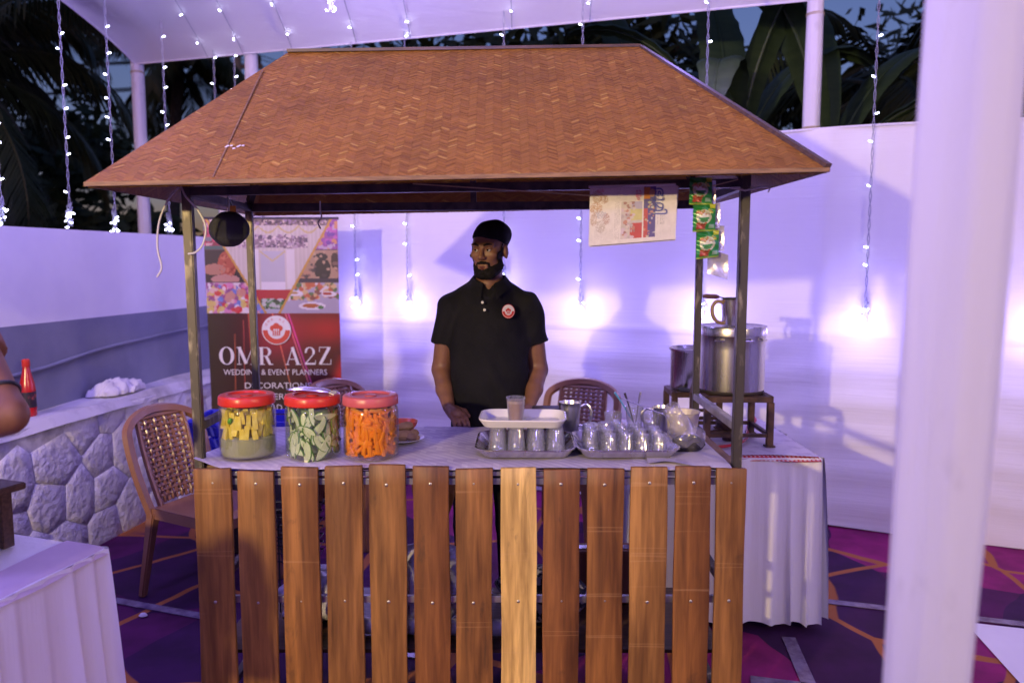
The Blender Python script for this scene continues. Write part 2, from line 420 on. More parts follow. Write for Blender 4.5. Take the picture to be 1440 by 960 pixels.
M['concrete'] = pm('concrete_pole', (.25, .25, .25), .85, col2=(.32, .31, .3), ns=8)
M['wire'] = pm('black_wire', (.012, .012, .012), .6)
M['led_wire'] = pm('clear_wire', (.35, .36, .45), .35, col2=(.25, .26, .34), ns=40)
M['led'] = glow('led', (.72, .74, 1.0), 18.0)
M['led_hot'] = glow('led_cluster', (.75, .78, 1.0), 30.0)
M['cable'] = pm('white_cable', (.6, .58, .58), .45)
M['twine'] = pm('twine', (.5, .4, .25), .9)
M['chair'] = pm('brown_plastic', (.24, .11, .058), .3, col2=(.28, .13, .07), ns=5, coat=.25)
M['blue_crate'] = pm('blue_plastic', (.02, .025, .5), .4, col2=(.03, .035, .6), ns=6)
M['red_lid'] = pm('red_plastic', (.62, .035, .02), .32, col2=(.66, .05, .03), ns=8)
M['pink_lid'] = pm('faded_red_plastic', (.55, .1, .1), .35, col2=(.6, .14, .14), ns=8)
M['jar'] = clear('clear_plastic', (.97, .98, .98), .05, .06, .4)
M['glass'] = clear('tea_glass', (.985, .99, .995), .07, .05, .5, body=.07, bodycol=(.8, .8, .86))
M['polythene'] = clear('polythene', (.97, .97, .99), .1, .25, .55, body=.1, bodycol=(.75, .72, .8))
M['brine_grey'] = clear('yellow_brine', (.96, .95, .8), .03, .1, .2, body=.02, bodycol=(.5, .45, .2))
M['sediment'] = clear('cloudy_sediment', (.8, .84, .72), .03, .1, .2, body=.7, bodycol=(.5, .53, .38))
M['brine_green'] = clear('green_brine', (.88, .93, .84), .03, .1, .2, body=.05, bodycol=(.5, .6, .4))
M['brine_orange'] = clear('orange_brine', (.98, .86, .66), .03, .1, .2, body=.03, bodycol=(.6, .28, .06))
M['pineapple'] = pm('pineapple', (.86, .68, .08), .4, col2=(.92, .8, .22), ns=45)
M['pine_core'] = pm('pineapple_mass', (.66, .5, .06), .6, col2=(.6, .46, .1), ns=25)
M['mango'] = pm('mango_flesh', (.8, .84, .5), .35, col2=(.86, .88, .66), ns=14)
M['mango_skin'] = pm('mango_skin', (.1, .25, .04), .4, col2=(.16, .33, .06), ns=14)
M['mango_core'] = pm('mango_mass', (.3, .42, .15), .6, col2=(.55, .62, .32), ns=22)
M['carrot'] = pm('carrot', (.9, .28, .012), .4, col2=(.95, .4, .03), ns=22)
M['carrot_core'] = pm('carrot_mass', (.6, .16, .012), .6, col2=(.6, .18, .02), ns=22)
M['chilli'] = pm('green_chilli', (.1, .35, .03), .35)
M['fried'] = pm('fried_snack', (.3, .17, .07), .7, col2=(.42, .27, .13), ns=35, bs=.7, bscale=80)
M['tea'] = pm('milk_tea', (.42, .23, .14), .3, col2=(.5, .3, .2), ns=20)
M['froth'] = pm('tea_froth', (.55, .4, .33), .6)
M['orange_plastic'] = pm('orange_bowl', (.6, .1, .03), .35)
M['tan_handle'] = pm('tan_handle', (.3, .19, .09), .5, col2=(.38, .25, .13), ns=20)
M['brown_handle'] = pm('wooden_handle', (.09, .035, .022), .5, col2=(.14, .06, .035), ns=20, stretch=(1, 8, 8))
M['red_hose'] = pm('red_hose', (.45, .02, .03), .45)
M['brass'] = pm('brass', (.5, .33, .1), .35, .9)
M['tea_leaf'] = pm('dark_powder', (.012, .01, .012), .8, col2=(.05, .045, .045), ns=60, bs=.5)
M['cream_cup'] = pm('cream_plastic', (.66, .58, .45), .4, col2=(.7, .62, .5), ns=8)
M['aqua'] = pm('aqua_spoon', (.12, .4, .6), .35)
M['print'] = tinted('printed_vinyl', .5, amt=.06, ns=6, mul=(1.0, .95, .98))
M['news'] = tinted('newsprint', .85, amt=.1, ns=60)
M['foil'] = tinted('sachet_foil', .28, amt=.12, ns=50, metal=.1)
M['foil_back'] = pm('sachet_back', (.6, .58, .6), .25, .5, col2=(.45, .43, .47), ns=30, bs=.5)
M['letter_white'] = pm('print_white', (.78, .74, .76), .4)
M['letter_red'] = pm('print_red', (.6, .04, .03), .4)
M['letter_blue'] = pm('print_blue', (.1, .12, .38), .8)
M['letter_pink'] = pm('print_magenta', (.6, .05, .16), .8)
M['ketchup'] = pm('ketchup_red', (.5, .014, .014), .25, col2=(.55, .02, .02), ns=6, coat=.4)
M['bottle_label'] = pm('bottle_label', (.03, .02, .03), .4, col2=(.3, .06, .05), ns=25, lo=.55, hi=.6)
M['skin'] = pm('skin', (.2, .092, .058), .5, col2=(.24, .112, .07), ns=18, bs=.12, bscale=300)
M['skin_arm'] = pm('brown_skin', (.2, .085, .045), .5, col2=(.24, .105, .055), ns=14)  # warm brown skin tone of the figure by the draped table
M['hair'] = pm('black_hair', (.006, .005, .006), .8, col2=(.014, .012, .013), ns=120, bs=.8, bscale=260, spec=.15)
M['polo'] = pm('black_cotton', (.007, .007, .011), .85, col2=(.012, .0115, .016), ns=7, bs=.8, bscale=10, bd=.016, spec=.2)
M['trousers'] = pm('dark_trousers', (.008, .008, .012), .9, spec=.15, col2=(.016, .016, .02), ns=10, bs=.3)
M['eye_white'] = pm('eye_white', (.55, .52, .5), .15)
M['eye_dark'] = pm('eye_dark', (.01, .006, .004), .08)
M['lips'] = pm('lips', (.15, .05, .042), .4)
M['button'] = pm('shirt_button', (.75, .74, .75), .3)
M['orange_tag'] = pm('orange_tag', (.6, .25, .02), .4)
M['sack'] = pm('sack_plastic', (.45, .44, .6), .35, col2=(.62, .6, .72), ns=9, bs=.8, bscale=18, bd=.02)
M['yellow_bag'] = pm('yellow_bag', (.6, .26, .03), .5, col2=(.5, .2, .03), ns=8, bs=.6, bscale=16)
M['carton'] = pm('carton', (.22, .09, .05), .8, col2=(.28, .12, .07), ns=6)
M['patterned'] = pm('patterned_cloth', (.02, .02, .03), .7, col2=(.35, .33, .33), ns=34, lo=.5, hi=.54)
M['white_pipe'] = pm('pvc_pipe', (.6, .59, .66), .4)
# ================================================================ ground, carpet, walls
m = MB(); m.grid(8, 8, lambda u, v: (-220 + 440 * u, -200 + 440 * v, -.02)); tag(m.build('ground', M['earth']), kind='structure')
m = MB(); m.grid(10, 10, lambda u, v: (-2.75 + 7.2 * u, -4 + 10.2 * v, .004)); tag(m.build('carpet', M['carpet']), kind='structure')
tag(MB().add([(1.98, 3.34, .010), (4.3, 2.66, .010), (4.3, 1.0, .010), (1.72, 1.7, .010)], [(3, 2, 1, 0)]).build('floor_sheet', M['white_mat']), kind='structure')
def strip(a, b, w, lab):
    o = MB().beam((a[0], a[1], .0085), (b[0], b[1], .0085), w, .003).build('carpet_tape', M['tape'])
    tag(o, lab, 'tape', 'tape strips on the carpet joints')
strip((-2.0, 3.62), (-.3, 3.02), .05, 'clear tape strip on the carpet beside the brown chair leg')
strip((.9, 2.86), (2.2, 2.52), .06, 'clear tape strip on carpet running from stall to white floor sheet')
strip((1.16, 3.2), (1.02, 2.2), .055, 'clear tape strip under the hem of the skirted side table')
strip((1.25, 3.62), (2.3, 3.3), .05, 'clear tape strip between side table and the white cloth partition')
o = MB().lathe([(0.001, .02), (.012, .018), (.02, .008), (.016, .004)], 9, (0, 0, 0), sy=.7).build('paper_scrap', M['paper'], loc=(-1.64, 3.4, .004)); tag(o, 'crumpled white paper scrap lying on the purple carpet', 'paper')

# left boundary wall: direction WD along it, WN towards the stall
W0 = Vector((-2.55, 4.0, 0)); WD = Vector((.16, .987, 0)).normalized(); WN = Vector((.987, -.16, 0)).normalized()
def wp(s, n, z): return W0 + WD * s + WN * n + Vector((0, 0, z))
bw = thing('boundary_wall', 'white painted boundary wall with grey dado band above the stone plinth', 'wall', W0)
m = MB()
def slab(m, s0, s1, n0, n1, z0, z1):
    P = [wp(s, n, z) for s in (s0, s1) for n in (n0, n1) for z in (z0, z1)]
    m.add(P, [(0, 1, 3, 2), (4, 6, 7, 5), (0, 4, 5, 1), (2, 3, 7, 6), (0, 2, 6, 4), (1, 5, 7, 3)])
slab(m, -6, 2.38, -.16, 0, 1.248, 1.752); m.build('upper_wall', M['white_wall'], bw, world=True)
m = MB(); slab(m, -6, 2.38, -.158, .003, .76, 1.248); m.build('dado', M['grey_wall'], bw, world=True)
pts = []
for k in range(40):
    s = -3.5 + 5.85 * k / 39
    z = 1.0 + .07 * (1 / (1 + math.exp(-(s - .45) * 7))) + .035 * (1 / (1 + math.exp(-(s - 1.2) * 6))) - .012 * max(0, .4 - s)
    pts.append(wp(s, .014, z))
MB().tube(pts, .011, 8).build('conduit', M['grey_wall'], bw, world=True)
# whitewashed rubble plinth: each stone a part
pl = thing('stone_plinth', 'whitewashed rubble stone plinth with plaster ledge under boundary wall', 'plinth', W0)
LD = .215
m = MB()
def core_top(u, v):
    s = -4 + 6.3 * u; return wp(s, LD - .045 - (LD - .05) * 0, v * .76)
slab(m, -4, 2.36, -.15, LD - .0195, -.02, .762); m.build('mortar_core', M['mortar'], pl, world=True)
m = MB()
def ledge(u, v):
    s = -4 + 6.36 * u; n = .004 + (LD + .012) * (1 - v); w = .012 * math.sin(s * 5.1) + .008 * math.sin(s * 13 + 1)
    if v < .01: return wp(s, LD + .006 + w, .735 + w * .5)
    return wp(s, min(n + w * (1 - v), LD + .01 + w), .79 + .006 * math.sin(s * 7 + v * 4))
m.grid(70, 5, ledge, flip=True); m.build('ledge_cap', M['ledge'], pl, world=True)
def clip(poly, p, nrm):
    out = []
    for i in range(len(poly)):
        a, b = poly[i], poly[(i + 1) % len(poly)]
        da = (a[0] - p[0]) * nrm[0] + (a[1] - p[1]) * nrm[1]; db = (b[0] - p[0]) * nrm[0] + (b[1] - p[1]) * nrm[1]
        if da <= 0: out.append(a)
        if (da < 0 < db) or (db < 0 < da):
            t = da / (da - db); out.append((a[0] + (b[0] - a[0]) * t, a[1] + (b[1] - a[1]) * t))
    return out
rs = random.Random(3); seeds = []
for i in range(-1, 20):
    for j in range(-1, 5):
        seeds.append((-2.6 + i * .27 + rs.uniform(-.1, .1) + (j % 2) * .13, .1 + j * .22 + rs.uniform(-.06, .06)))
for i, (sx, sz) in enumerate(seeds):
    if not (-2.6 < sx < 2.3 and 0 < sz < .76): continue
    poly = [(sx - .4, -.02), (sx + .4, -.02), (sx + .4, .755), (sx - .4, .755)]
    for j, (tx, tz) in enumerate(seeds):
        if i == j or abs(tx - sx) > .8: continue
        dx, dz = tx - sx, tz - sz; L = math.hypot(dx, dz)
        if L < .8: poly = clip(poly, (sx + dx / 2 - dx / L * .0015, sz + dz / 2 - dz / L * .0015), (dx / L, dz / L))
    if len(poly) < 3: continue
    cx = sum(p[0] for p in poly) / len(poly); cz = sum(p[1] for p in poly) / len(poly); pr = rs.uniform(0, .007)
    V = []; n = len(poly)
    for q, k in ((-.03, 1.0), (.008 + pr, .996), (.0115 + pr, .97), (.013 + pr + rs.uniform(0, .005), .6)):
        for x, z in poly: V.append(wp(cx + (x - cx) * k, LD - .03 + q + rs.uniform(-.002, .002), cz + (z - cz) * k))
    V.append(wp(cx, LD - .014 + pr, cz))
    F = [(r * n + k, r * n + (k + 1) % n, (r + 1) * n + (k + 1) % n, (r + 1) * n + k) for r in range(3) for k in range(n)]
    F += [(3 * n + k, 3 * n + (k + 1) % n, 4 * n) for k in range(n)]
    MB().add(V, F).build('stone', M['stone'], pl, world=True, smooth=60)

# white cloth partition behind the stall
CA, CB = Vector((-2.34, 6.43, 0)), Vector((4.2, 3.61, 0)); CD = (CB - CA); CLN = CD.length; CD.normalize(); CNn = Vector((-CD.y, CD.x, 0)) * -1
def cloth_pt(s, z, off=0):          # a point off metres in front of the cloth
    return CA + CD * s + CNn * off + Vector((0, 0, z))
def cloth_s(x): return (x - CA.x) / CD.x
cp = thing('cloth_partition', 'tall white cloth partition stretched behind the tea stall', 'partition', CA)
m = MB()
def cw(u, v):
    s = CLN * u; z = .02 + 2.31 * v
    o = .006 * math.sin(s * 3.1 + 2 * v) + .004 * math.sin(s * 9 + v * 5) + .003 * math.sin(z * 31 + 3 * math.sin(s * 2.3)) * (1 if z < 1.15 else .35)
    o += .03 * math.exp(-((s - cloth_s(1.80)) / .05) ** 2)
    o += .012 * math.exp(-((z - 1.16) / .012) ** 2)
    z2 = z - .02 * math.sin(math.pi * u * 3) ** 2 * v + (.012 * math.sin(s * 2.1) if v == 0 else 0)
    return cloth_pt(s, z2, o)
m.grid(150, 110, cw); m.build('cloth_sheet', M['tent_cloth'], cp, world=True, smooth=0)
for p in cp.children: p.data.polygons.foreach_set('use_smooth', [True] * len(p.data.polygons))
MB().tube([cloth_pt(CLN * k / 60, 2.331 - .02 * math.sin(math.pi * k / 20) ** 2, .008 + .006 * math.sin(CLN * k / 60 * 3.1 + 2)) for k in range(61)], .007, 6).build('hem', M['tent_cloth'], cp, world=True)
o = MB().tube([cloth_pt(cloth_s(x), .03, -.05) for x in (1.2, 2.4, 4.1)], .03, 10).build('ground_pipe', M['concrete']); tag(o, 'grey pipe lying along the foot of white cloth partition', 'pipe')

# unseen cloth side walls, added for bounce light and reflections in the steel
for (ax, ay), (bx_, by_), lab in (((-3.3, -3.9), (4.45, -3.9), 'added white cloth side wall bouncing light behind the visitors'), ((4.45, -3.9), (4.45, 3.4), 'added white cloth side wall bouncing light beyond the floor sheet')):
    m = MB(); A_, B_ = Vector((ax, ay, 0)), Vector((bx_, by_, 0)); D_ = (B_ - A_); Nn = Vector((-D_.y, D_.x, 0)).normalized()
    m.grid(80, 20, lambda u, v: A_ + D_ * u + Nn * (.02 * math.sin(u * 60) + .01 * math.sin(u * 23 + v * 4)) + Vector((0, 0, .02 + 2.9 * v)))
    tag(m.build('cloth_partition', M['tent_cloth'], smooth=80), lab, 'partition', 'added cloth side walls')
# tent canopy
BL, BR = Vector((-2.97, 6.466, 3.12)), Vector((4.5, 4.03, 3.12)); FL, FR = Vector((-3.4, -4, 3.45)), Vector((4.5, -4, 3.45))
def canopy_pt(u, v):
    a = BL.lerp(BR, u); b = FL.lerp(FR, u); p = a.lerp(b, v)
    d = min(u * 7.4, (1 - u) * 7.4, v * 9)
    p.z += .95 * (1 - math.exp(-d / 1.6)) + .06 * math.sin(v * 26) * math.sin(math.pi * u) * .3
    if u < .02: p.z += .25 * (1 - math.exp(-v * 9 / .8)) * (v < .9)
    return p
def canopy_z(x, y):
    best = min(((canopy_pt(i / 40, j / 40) - Vector((x, y, 3.6))).to_2d().length, canopy_pt(i / 40, j / 40).z) for i in range(41) for j in range(41))
    return best[1]
cn = thing('tent_canopy', 'white cloth tent canopy stretched over the stall on wrapped poles', 'canopy', BL)
m = MB(); m.grid(60, 60, canopy_pt); m.build('canopy_sheet', M['canopy'], cn, world=True, smooth=60)
MB().tube([canopy_pt(k / 60, 0) for k in range(61)], .008, 6).build('back_hem', M['canopy'], cn, world=True)
MB().tube([canopy_pt(0, k / 60) for k in range(61)], .008, 6).build('side_hem', M['canopy'], cn, world=True)
def tent_pole(x, y, r, top, lab, ties=(), lean=0.0):
    t = thing('tent_pole', lab, 'pole', (x, y, 0), 0, 'cloth wrapped tent poles')
    m = MB()
    def wrap(u, v):
        an = 2 * math.pi * u; z = top * v
        rr = r * (1 + .04 * math.sin(an * 2 + z * 2.3 + x * 9) + .025 * math.sin(an * 4 - z * 2.1) + .012 * math.sin(an * 9 + z * 3.4) + .05 * math.sin(z * 1.9 + x * 5) + .02 * math.sin(z * 5.1))
        return (rr * math.cos(an) + lean * (z - 1.4), rr * math.sin(an), z)
    m.grid(72, 70, wrap); m.build('cloth_wrap', M['pole_cloth'], t, smooth=80)
    for z in ties:
        MB().tube([((r + .004) * math.cos(k * .5), (r + .004) * math.sin(k * .5), z + .004 * (k % 25) / 6) for k in range(26)], .003, 5).build('tie_string', M['twine'], t)
    return t
tent_pole(-2.97, 6.50, .048, 3.2, 'white wrapped tent pole at the canopy corner beyond the boundary wall', (3.05,))
tent_pole(-1.97, 6.20, .045, 3.2, 'white wrapped tent pole rising behind the roof of the stall')
tent_pole(1.80, 4.90, .047, 3.25, 'white wrapped tent pole behind cloth partition in front of banana leaves', (3.02, 2.36))
tent_pole(.553, 1.0, .0535, canopy_z(.55, 1.0), 'thick white cloth wrapped pole standing well in front of the stall', lean=.018)

# ================================================================ greenery beyond the walls
def leaf_tree(name, label, x, y, h, r, n, seed, size=.16):
    rr = random.Random(seed); t = thing(name, label, 'tree', (x, y, 0), 0, 'dark trees beyond the tent')
    m = MB(); m.tube([(0, 0, 0), (.06, .03, h * .4), (0, .1, h * .8)], [.14, .1, .04], 8)
    cl = []
    for k in range(16):
        a = rr.uniform(0, 6.28); q = rr.uniform(.2, 1) * r * .75; z = h * rr.uniform(.35, .98)
        cl.append((math.cos(a) * q, math.sin(a) * q, z, rr.uniform(.3, .55) * r))
        m.tube([(0, .05, z * .6), (math.cos(a) * q * .5, math.sin(a) * q * .5, z * .85), (cl[-1][0], cl[-1][1], z)], [.05, .03, .012], 5)
    m.build('trunk', M['bark'], t)
    m = MB()
    for k in range(n):
        cx, cy_, cz, cr = cl[rr.randrange(16)]
        d = Vector((rr.gauss(0, 1), rr.gauss(0, 1), rr.gauss(0, .8))).normalized() * cr * rr.random() ** .4
        p = Vector((cx, cy_, cz)) + d; a = Vector((rr.gauss(0, 1), rr.gauss(0, 1), rr.gauss(0, .6))).normalized(); b = a.orthogonal().normalized()
        s = size * rr.uniform(.6, 1.3)
        m.add([p - a * s, p + b * s * .35, p + a * s, p - b * s * .35], [(0, 1, 2, 3)])
    m.build('crown', M['leaf'], t, smooth=0)
def frond(m, base, az, L, el, rr, droop=1.0, wl=.62):
    pts = []; p = Vector(base); e = el
    for k in range(15):
        pts.append(p.copy()); d = Vector((math.cos(az) * math.cos(e), math.sin(az) * math.cos(e), math.sin(e)))
        p = p + d * (L / 14); e -= droop * (.06 + .012 * k)
    m.tube(pts, [.03 - .0019 * k for k in range(15)], 5)
    side = Vector((-math.sin(az), math.cos(az), 0))
    for k in range(44):
        f = .12 + .86 * k / 43; i = f * 14; q = pts[int(i)].lerp(pts[min(int(i) + 1, 14)], i % 1); t = (pts[min(int(i) + 1, 14)] - pts[int(i)]).normalized()
        ll = wl * math.sin(math.pi * (f * .86 + .08)) ** .6 * rr.uniform(.85, 1.1)
        for s in (-1, 1):
            d = (side * s * .75 + t * .55 + Vector((0, 0, -.45 - .25 * rr.random()))).normalized()
            tip = q + d * ll + Vector((0, 0, -.22 * ll)); mid = q + d * ll * .55
            w = t * .02
            m.add([q - w, q + w, mid + w * 1.1, tip, mid - w * 1.1], [(0, 1, 2, 3, 4)])
def palm(x, y, h, seed, label, nf=15, L=2.6, lean=(.3, 0)):
    rr = random.Random(seed); t = thing('coconut_palm', label, 'palm tree', (x, y, 0), 0, 'coconut palms beyond the boundary wall')
    pts = [(lean[0] * (k / 8) ** 2, lean[1] * (k / 8) ** 2, h * k / 8) for k in range(9)]
    MB().tube(pts, [.17 - .008 * k for k in range(9)], 10).build('trunk', M['bark'], t)
    m = MB(); top = Vector(pts[-1])
    for k in range(nf): frond(m, top, k * 2.4 + rr.uniform(-.2, .2), L * rr.uniform(.8, 1.1), rr.uniform(-.5, 1.1), rr, rr.uniform(.8, 1.5))
    m.build('crown', M['palm_leaf'], t, smooth=0)
    m = MB()
    for k in range(6): m.lathe([(.001, -.11), (.06, -.09), (.085, 0), (.06, .08), (.001, .11)], 8, (top.x + .22 * math.cos(k), top.y + .22 * math.sin(k), top.z - .22))
    m.build('coconuts', M['bark'], t)
palm(-6.3, 8.7, 3.7, 1, 'near coconut palm with drooping fronds right behind the boundary wall', 24, 2.5, (.2, 0))
palm(-8.3, 8.6, 4.6, 2, 'coconut palm with dense fronds leaning over the left end of wall', 22, 3.1)
palm(-7.0, 16.5, 5.5, 3, 'distant coconut palm standing against the dusk sky beside utility pole', 16, 2.4, (.3, 0))
palm(-10.5, 15, 6.2, 4, 'tall coconut palm far behind the nearer palms', 18, 3.0)
palm(3.5, 8.2, 3.3, 5, 'coconut palm with hanging fronds behind the banana plants', 20, 2.9)
for a in ((-7.6, 12.5, 3.7, 1.9, 3200, 1, 'dark leafy tree between the coconut palms'), (-6.0, 12.0, 2.2, 1.3, 2600, 2, 'low dark leafy tree behind the boundary wall beside palm trunk'),
          (-9.5, 10.5, 4.8, 2.2, 3600, 3, 'big dark leafy tree behind palms at the wall end'), (-4.3, 9.6, 1.9, .9, 1500, 7, 'small dark bushy tree peeping over wall at the canopy corner pole'),
          (-1.2, 11, 4.4, 1.9, 3400, 4, 'dark leafy tree rising behind the stall roof ridge'), (1.0, 9.5, 4.3, 1.7, 3400, 5, 'dark leafy tree behind the banana plant with withered leaf'),
          (6.2, 9.4, 4.6, 2.3, 3800, 6, 'dark leafy tree beyond the right end of cloth partition'), (9.3, 8.2, 4.2, 2.2, 3000, 8, 'dark leafy tree far along beyond the white floor sheet'),
          (3.0, 11.5, 4.6, 2.0, 3000, 9, 'dark leafy tree behind the palm and banana plants')):
    leaf_tree('leafy_tree', a[6], *a[:6])
def banana(x, y, h, seed, label, leaves, dry=0):
    rr = random.Random(seed); t = thing('banana_plant', label, 'banana plant', (x, y, 0), 0, 'banana plants behind the cloth partition')
    MB().tube([(0, 0, 0), (.02, 0, h * .5), (0, .02, h)], [.1, .085, .05], 10).build('stem', M['banana_stem'], t)
    def leaf(az, el, L, W, droop, mat, petiole=.35):
        m = MB(); p = Vector((0, .02, h - .05)); e = el; pts = []
        for k in range(17):
            pts.append(p.copy()); p = p + Vector((math.cos(az) * math.cos(e), math.sin(az) * math.cos(e), math.sin(e))) * ((L + petiole) / 16); e -= droop * .014 * k
        m.tube(pts, [.024 - .0012 * k for k in range(17)], 6)
        side = Vector((-math.sin(az), math.cos(az), 0)); k0 = int(16 * petiole / (L + petiole))
        for s in (-1, 1):
            def bl(u, v):
                i = k0 + (16 - k0) * v; q = pts[int(i)].lerp(pts[min(int(i) + 1, 16)], i % 1)
                w = W * .62 * math.sin(math.pi * min(1, v * .93 + .05)) ** .45 * (1 - .08 * (rr.random() if 0 < v < 1 and u == 1 else 0))
                return q + side * s * w * u + Vector((0, 0, .32 * w * math.sin(u * 1.5) - .35 * w * u * u + .006 * math.sin(v * 60) * u))
            m.grid(5, 26, bl)
        m.build('leaf', mat, t, smooth=70)
    for a in leaves: leaf(*a)
    return t
BLf, DRY = M['banana_leaf'], M['dry_leaf']
banana(1.62, 6.0, 2.2, 1, 'banana plant with tall upright leaves just behind the stall roof hip', [
    (R(95), R(82), 1.5, .3, .6, BLf), (R(170), R(70), 1.5, .3, 1.0, BLf), (R(20), R(66), 1.5, .3, 1.1, BLf), (R(250), R(60), 1.3, .26, 1.6, BLf), (R(310), R(78), 1.6, .3, .6, BLf), (R(210), R(20), 1.0, .22, 2.4, DRY), (R(330), R(15), .9, .2, 2.6, BLf)])
banana(1.0, 6.15, 2.0, 2, 'banana plant with one broad hanging leaf beside the roof ridge', [
    (R(300), R(80), 1.3, .27, 1.7, BLf, .2), (R(180), R(74), 1.4, .28, 1.2, BLf), (R(60), R(70), 1.5, .3, .9, BLf), (R(120), R(82), 1.6, .3, .4, BLf), (R(50), R(40), 1.0, .2, 2.2, DRY)])
banana(2.3, 5.9, 2.3, 3, 'banana plant with shredded dry leaves beside the wrapped pole', [
    (R(200), R(76), 1.6, .32, .9, BLf), (R(260), R(20), .9, .16, 3.0, DRY), (R(285), R(5), .9, .15, 3.0, DRY), (R(20), R(60), 1.6, .32, 1.2, BLf), (R(330), R(40), 1.5, .3, 1.8, BLf), (R(90), R(75), 1.6, .3, .7, BLf)])
# utility pole and its wires
up = thing('utility_pole', 'utility pole with cross arm and insulators against the dusk sky', 'utility pole', (-8.35, 25, 0))
MB().tube([(0, 0, 0), (0, 0, 8.2)], [.16, .1], 10).build('pole', M['concrete'], up)
for z in (7.45, 6.7):
    a = MB().beam((-.75, 0, z), (.75, 0, z), .1, .12).build('cross_arm', M['frame_dark'], up)
    for x in (-.65, -.3, .3, .65): MB().lathe([(.001, 0), (.07, .02), (.05, .12), (.08, .14), (.05, .28), (.001, .3)], 8, (x, 0, z + .06)).build('insulator', M['frame_dark'], a)
m = MB()
for z in (7.8, 7.05):
    for x in (-.65, -.3, .3, .65):
        for (ex, ey, ez) in ((-16, -8, -.6), (14, 14, .2)):
            m.tube([(x + ex * k / 14, ey * k / 14, z + ez * k / 14 - .9 * math.sin(math.pi * k / 14)) for k in range(15)], .014, 4)
m.build('power_line', M['wire'], up)
# ================================================================ the tea stall
st = thing('tea_stall', 'wooden slatted tea stall with woven bamboo hipped roof on steel posts', 'stall', (-.14, 2.75, 0))
PXL, PXR, PF, PB = -.992, .712, 2.475, 3.05
for x, y, top, w in ((PXL, PF, 1.83, .029), (PXR, PF, 1.85, .029), (PXL, PB, 1.80, .025), (PXR, PB, 1.815, .025)):
    MB().beam((x + (.012 if x < 0 else -.004), y, 0), (x - (.004 if x < 0 else -.002), y, top), w, w, up=(0, 1, 0)).build('post', M['post'], st, world=True, bevel=.003)
# slats
SLX = [297.3, 358.6, 420.3, 482.2, 544.2, 605.5, 666.6, 729, 790.5, 852.2, 913.6, 975.3, 1029]
SLT = [658, 661.6, 656, 654.7, 652.3, 654.7, 658, 656.8, 659, 658, 655.8, 654.7, 657]
SLC = [tuple(v * k for v, k in zip(c, (.80, .90, .72))) for c in [(.33, .135, .045), (.37, .155, .052), (.31, .12, .04), (.33, .14, .055), (.35, .15, .055), (.24, .085, .03), (.32, .13, .047),
       (1.0, .62, .27), (.25, .088, .032), (.33, .125, .042), (.38, .165, .06), (.29, .105, .035), (.33, .135, .048)]]
rs = random.Random(5)
for i, (px, ty) in enumerate(zip(SLX, SLT)):
    x = (px - 720) * .002217; zt = .936 - (ty - 657) * .0022; w = .0915 if i == 12 else .1135 + rs.uniform(-.002, .002)
    m = MB(); nz = 14; tl = rs.uniform(-.004, .004); bow = rs.uniform(-.002, .002)
    cupd = rs.uniform(-.002, .002)
    def sl(u, v, side):
        z = .05 + (zt - .05 + tl * (u - .5)) * v
        e = 1.5e-3 * math.sin(v * 9 + i * 2) * (1 if u > .5 else -.7)
        return (x + (u - .5) * w + e + bow * math.sin(math.pi * v) + (v - 1) * .004 * (i - 7) / 6 * -1, 2.43 + (0 if side else .017) + cupd * (4 * (u - .5) ** 2) + .0015 * math.sin(v * 5 + i), z)
    V = []
    us = (0, .06, .94, 1)
    for j in range(nz + 1):
        v = j / nz
        ring = [sl(0, v, 1), sl(.5, v, 1), sl(1, v, 1), sl(1, v, 0), sl(.5, v, 0), sl(0, v, 0)]; V += ring
    F = [(j * 6 + k, j * 6 + (k + 1) % 6, (j + 1) * 6 + (k + 1) % 6, (j + 1) * 6 + k) for j in range(nz) for k in range(6)]
    F += [(5, 4, 3, 2, 1, 0), tuple(range(nz * 6, nz * 6 + 6))]
    o = MB().add(V, F).build('slat', M['wood'], st, world=True, bevel=.0018, seg=1); o.color = (*SLC[i], 1)
    if i == 7: o['label'] = 'pale yellow plank with dark stains and a crack'
    for z in (.886, .503, .1):
        MB().lathe([(.001, .0), (.0048, .0005), (.0054, .002), (.0052, .0038), (.0028, .0051), (.0005, .0053)], 10).build('screw', M['screw'], o,
            loc=Vector((x + rs.uniform(-.004, .004), 2.4335, z + rs.uniform(-.004, .004))) - wloc(st), rot=(R(90), 0, 0))
for z, h in ((.913, .014), (.888, .02), (.503, .022), (.09, .022)):
    MB().beam((PXL - .01, 2.4585, z), (PXR + .01, 2.4585, z), .016, h).build('front_rail', M['rail'], st, world=True, bevel=.002)
for x in (PXL, PXR):
    for z in (1.058, .5, .09):
        MB().beam((x, PF + .019, z), (x, PB - .017, z - (.003 if x < 0 else 0)), .026, .026).build('side_rail', M['rail'] if x > 0 and z > 1 else M['post'], st, world=True, bevel=.002)
MB().beam((PXL + .02, PB, .9), (PXR - .02, PB, .9), .026, .026).build('rear_rail', M['post'], st, world=True)
MB().box(((PXL + PXR) / 2, 2.752, .926), (PXR - PXL + .03, .55, .014)).build('counter_top', M['ply'], st, world=True, bevel=.002)
MB().box(((PXL + PXR) / 2, 2.76, .30), (PXR - PXL - .04, .50, .012)).build('shelf', M['dark_wood'], st, world=True)
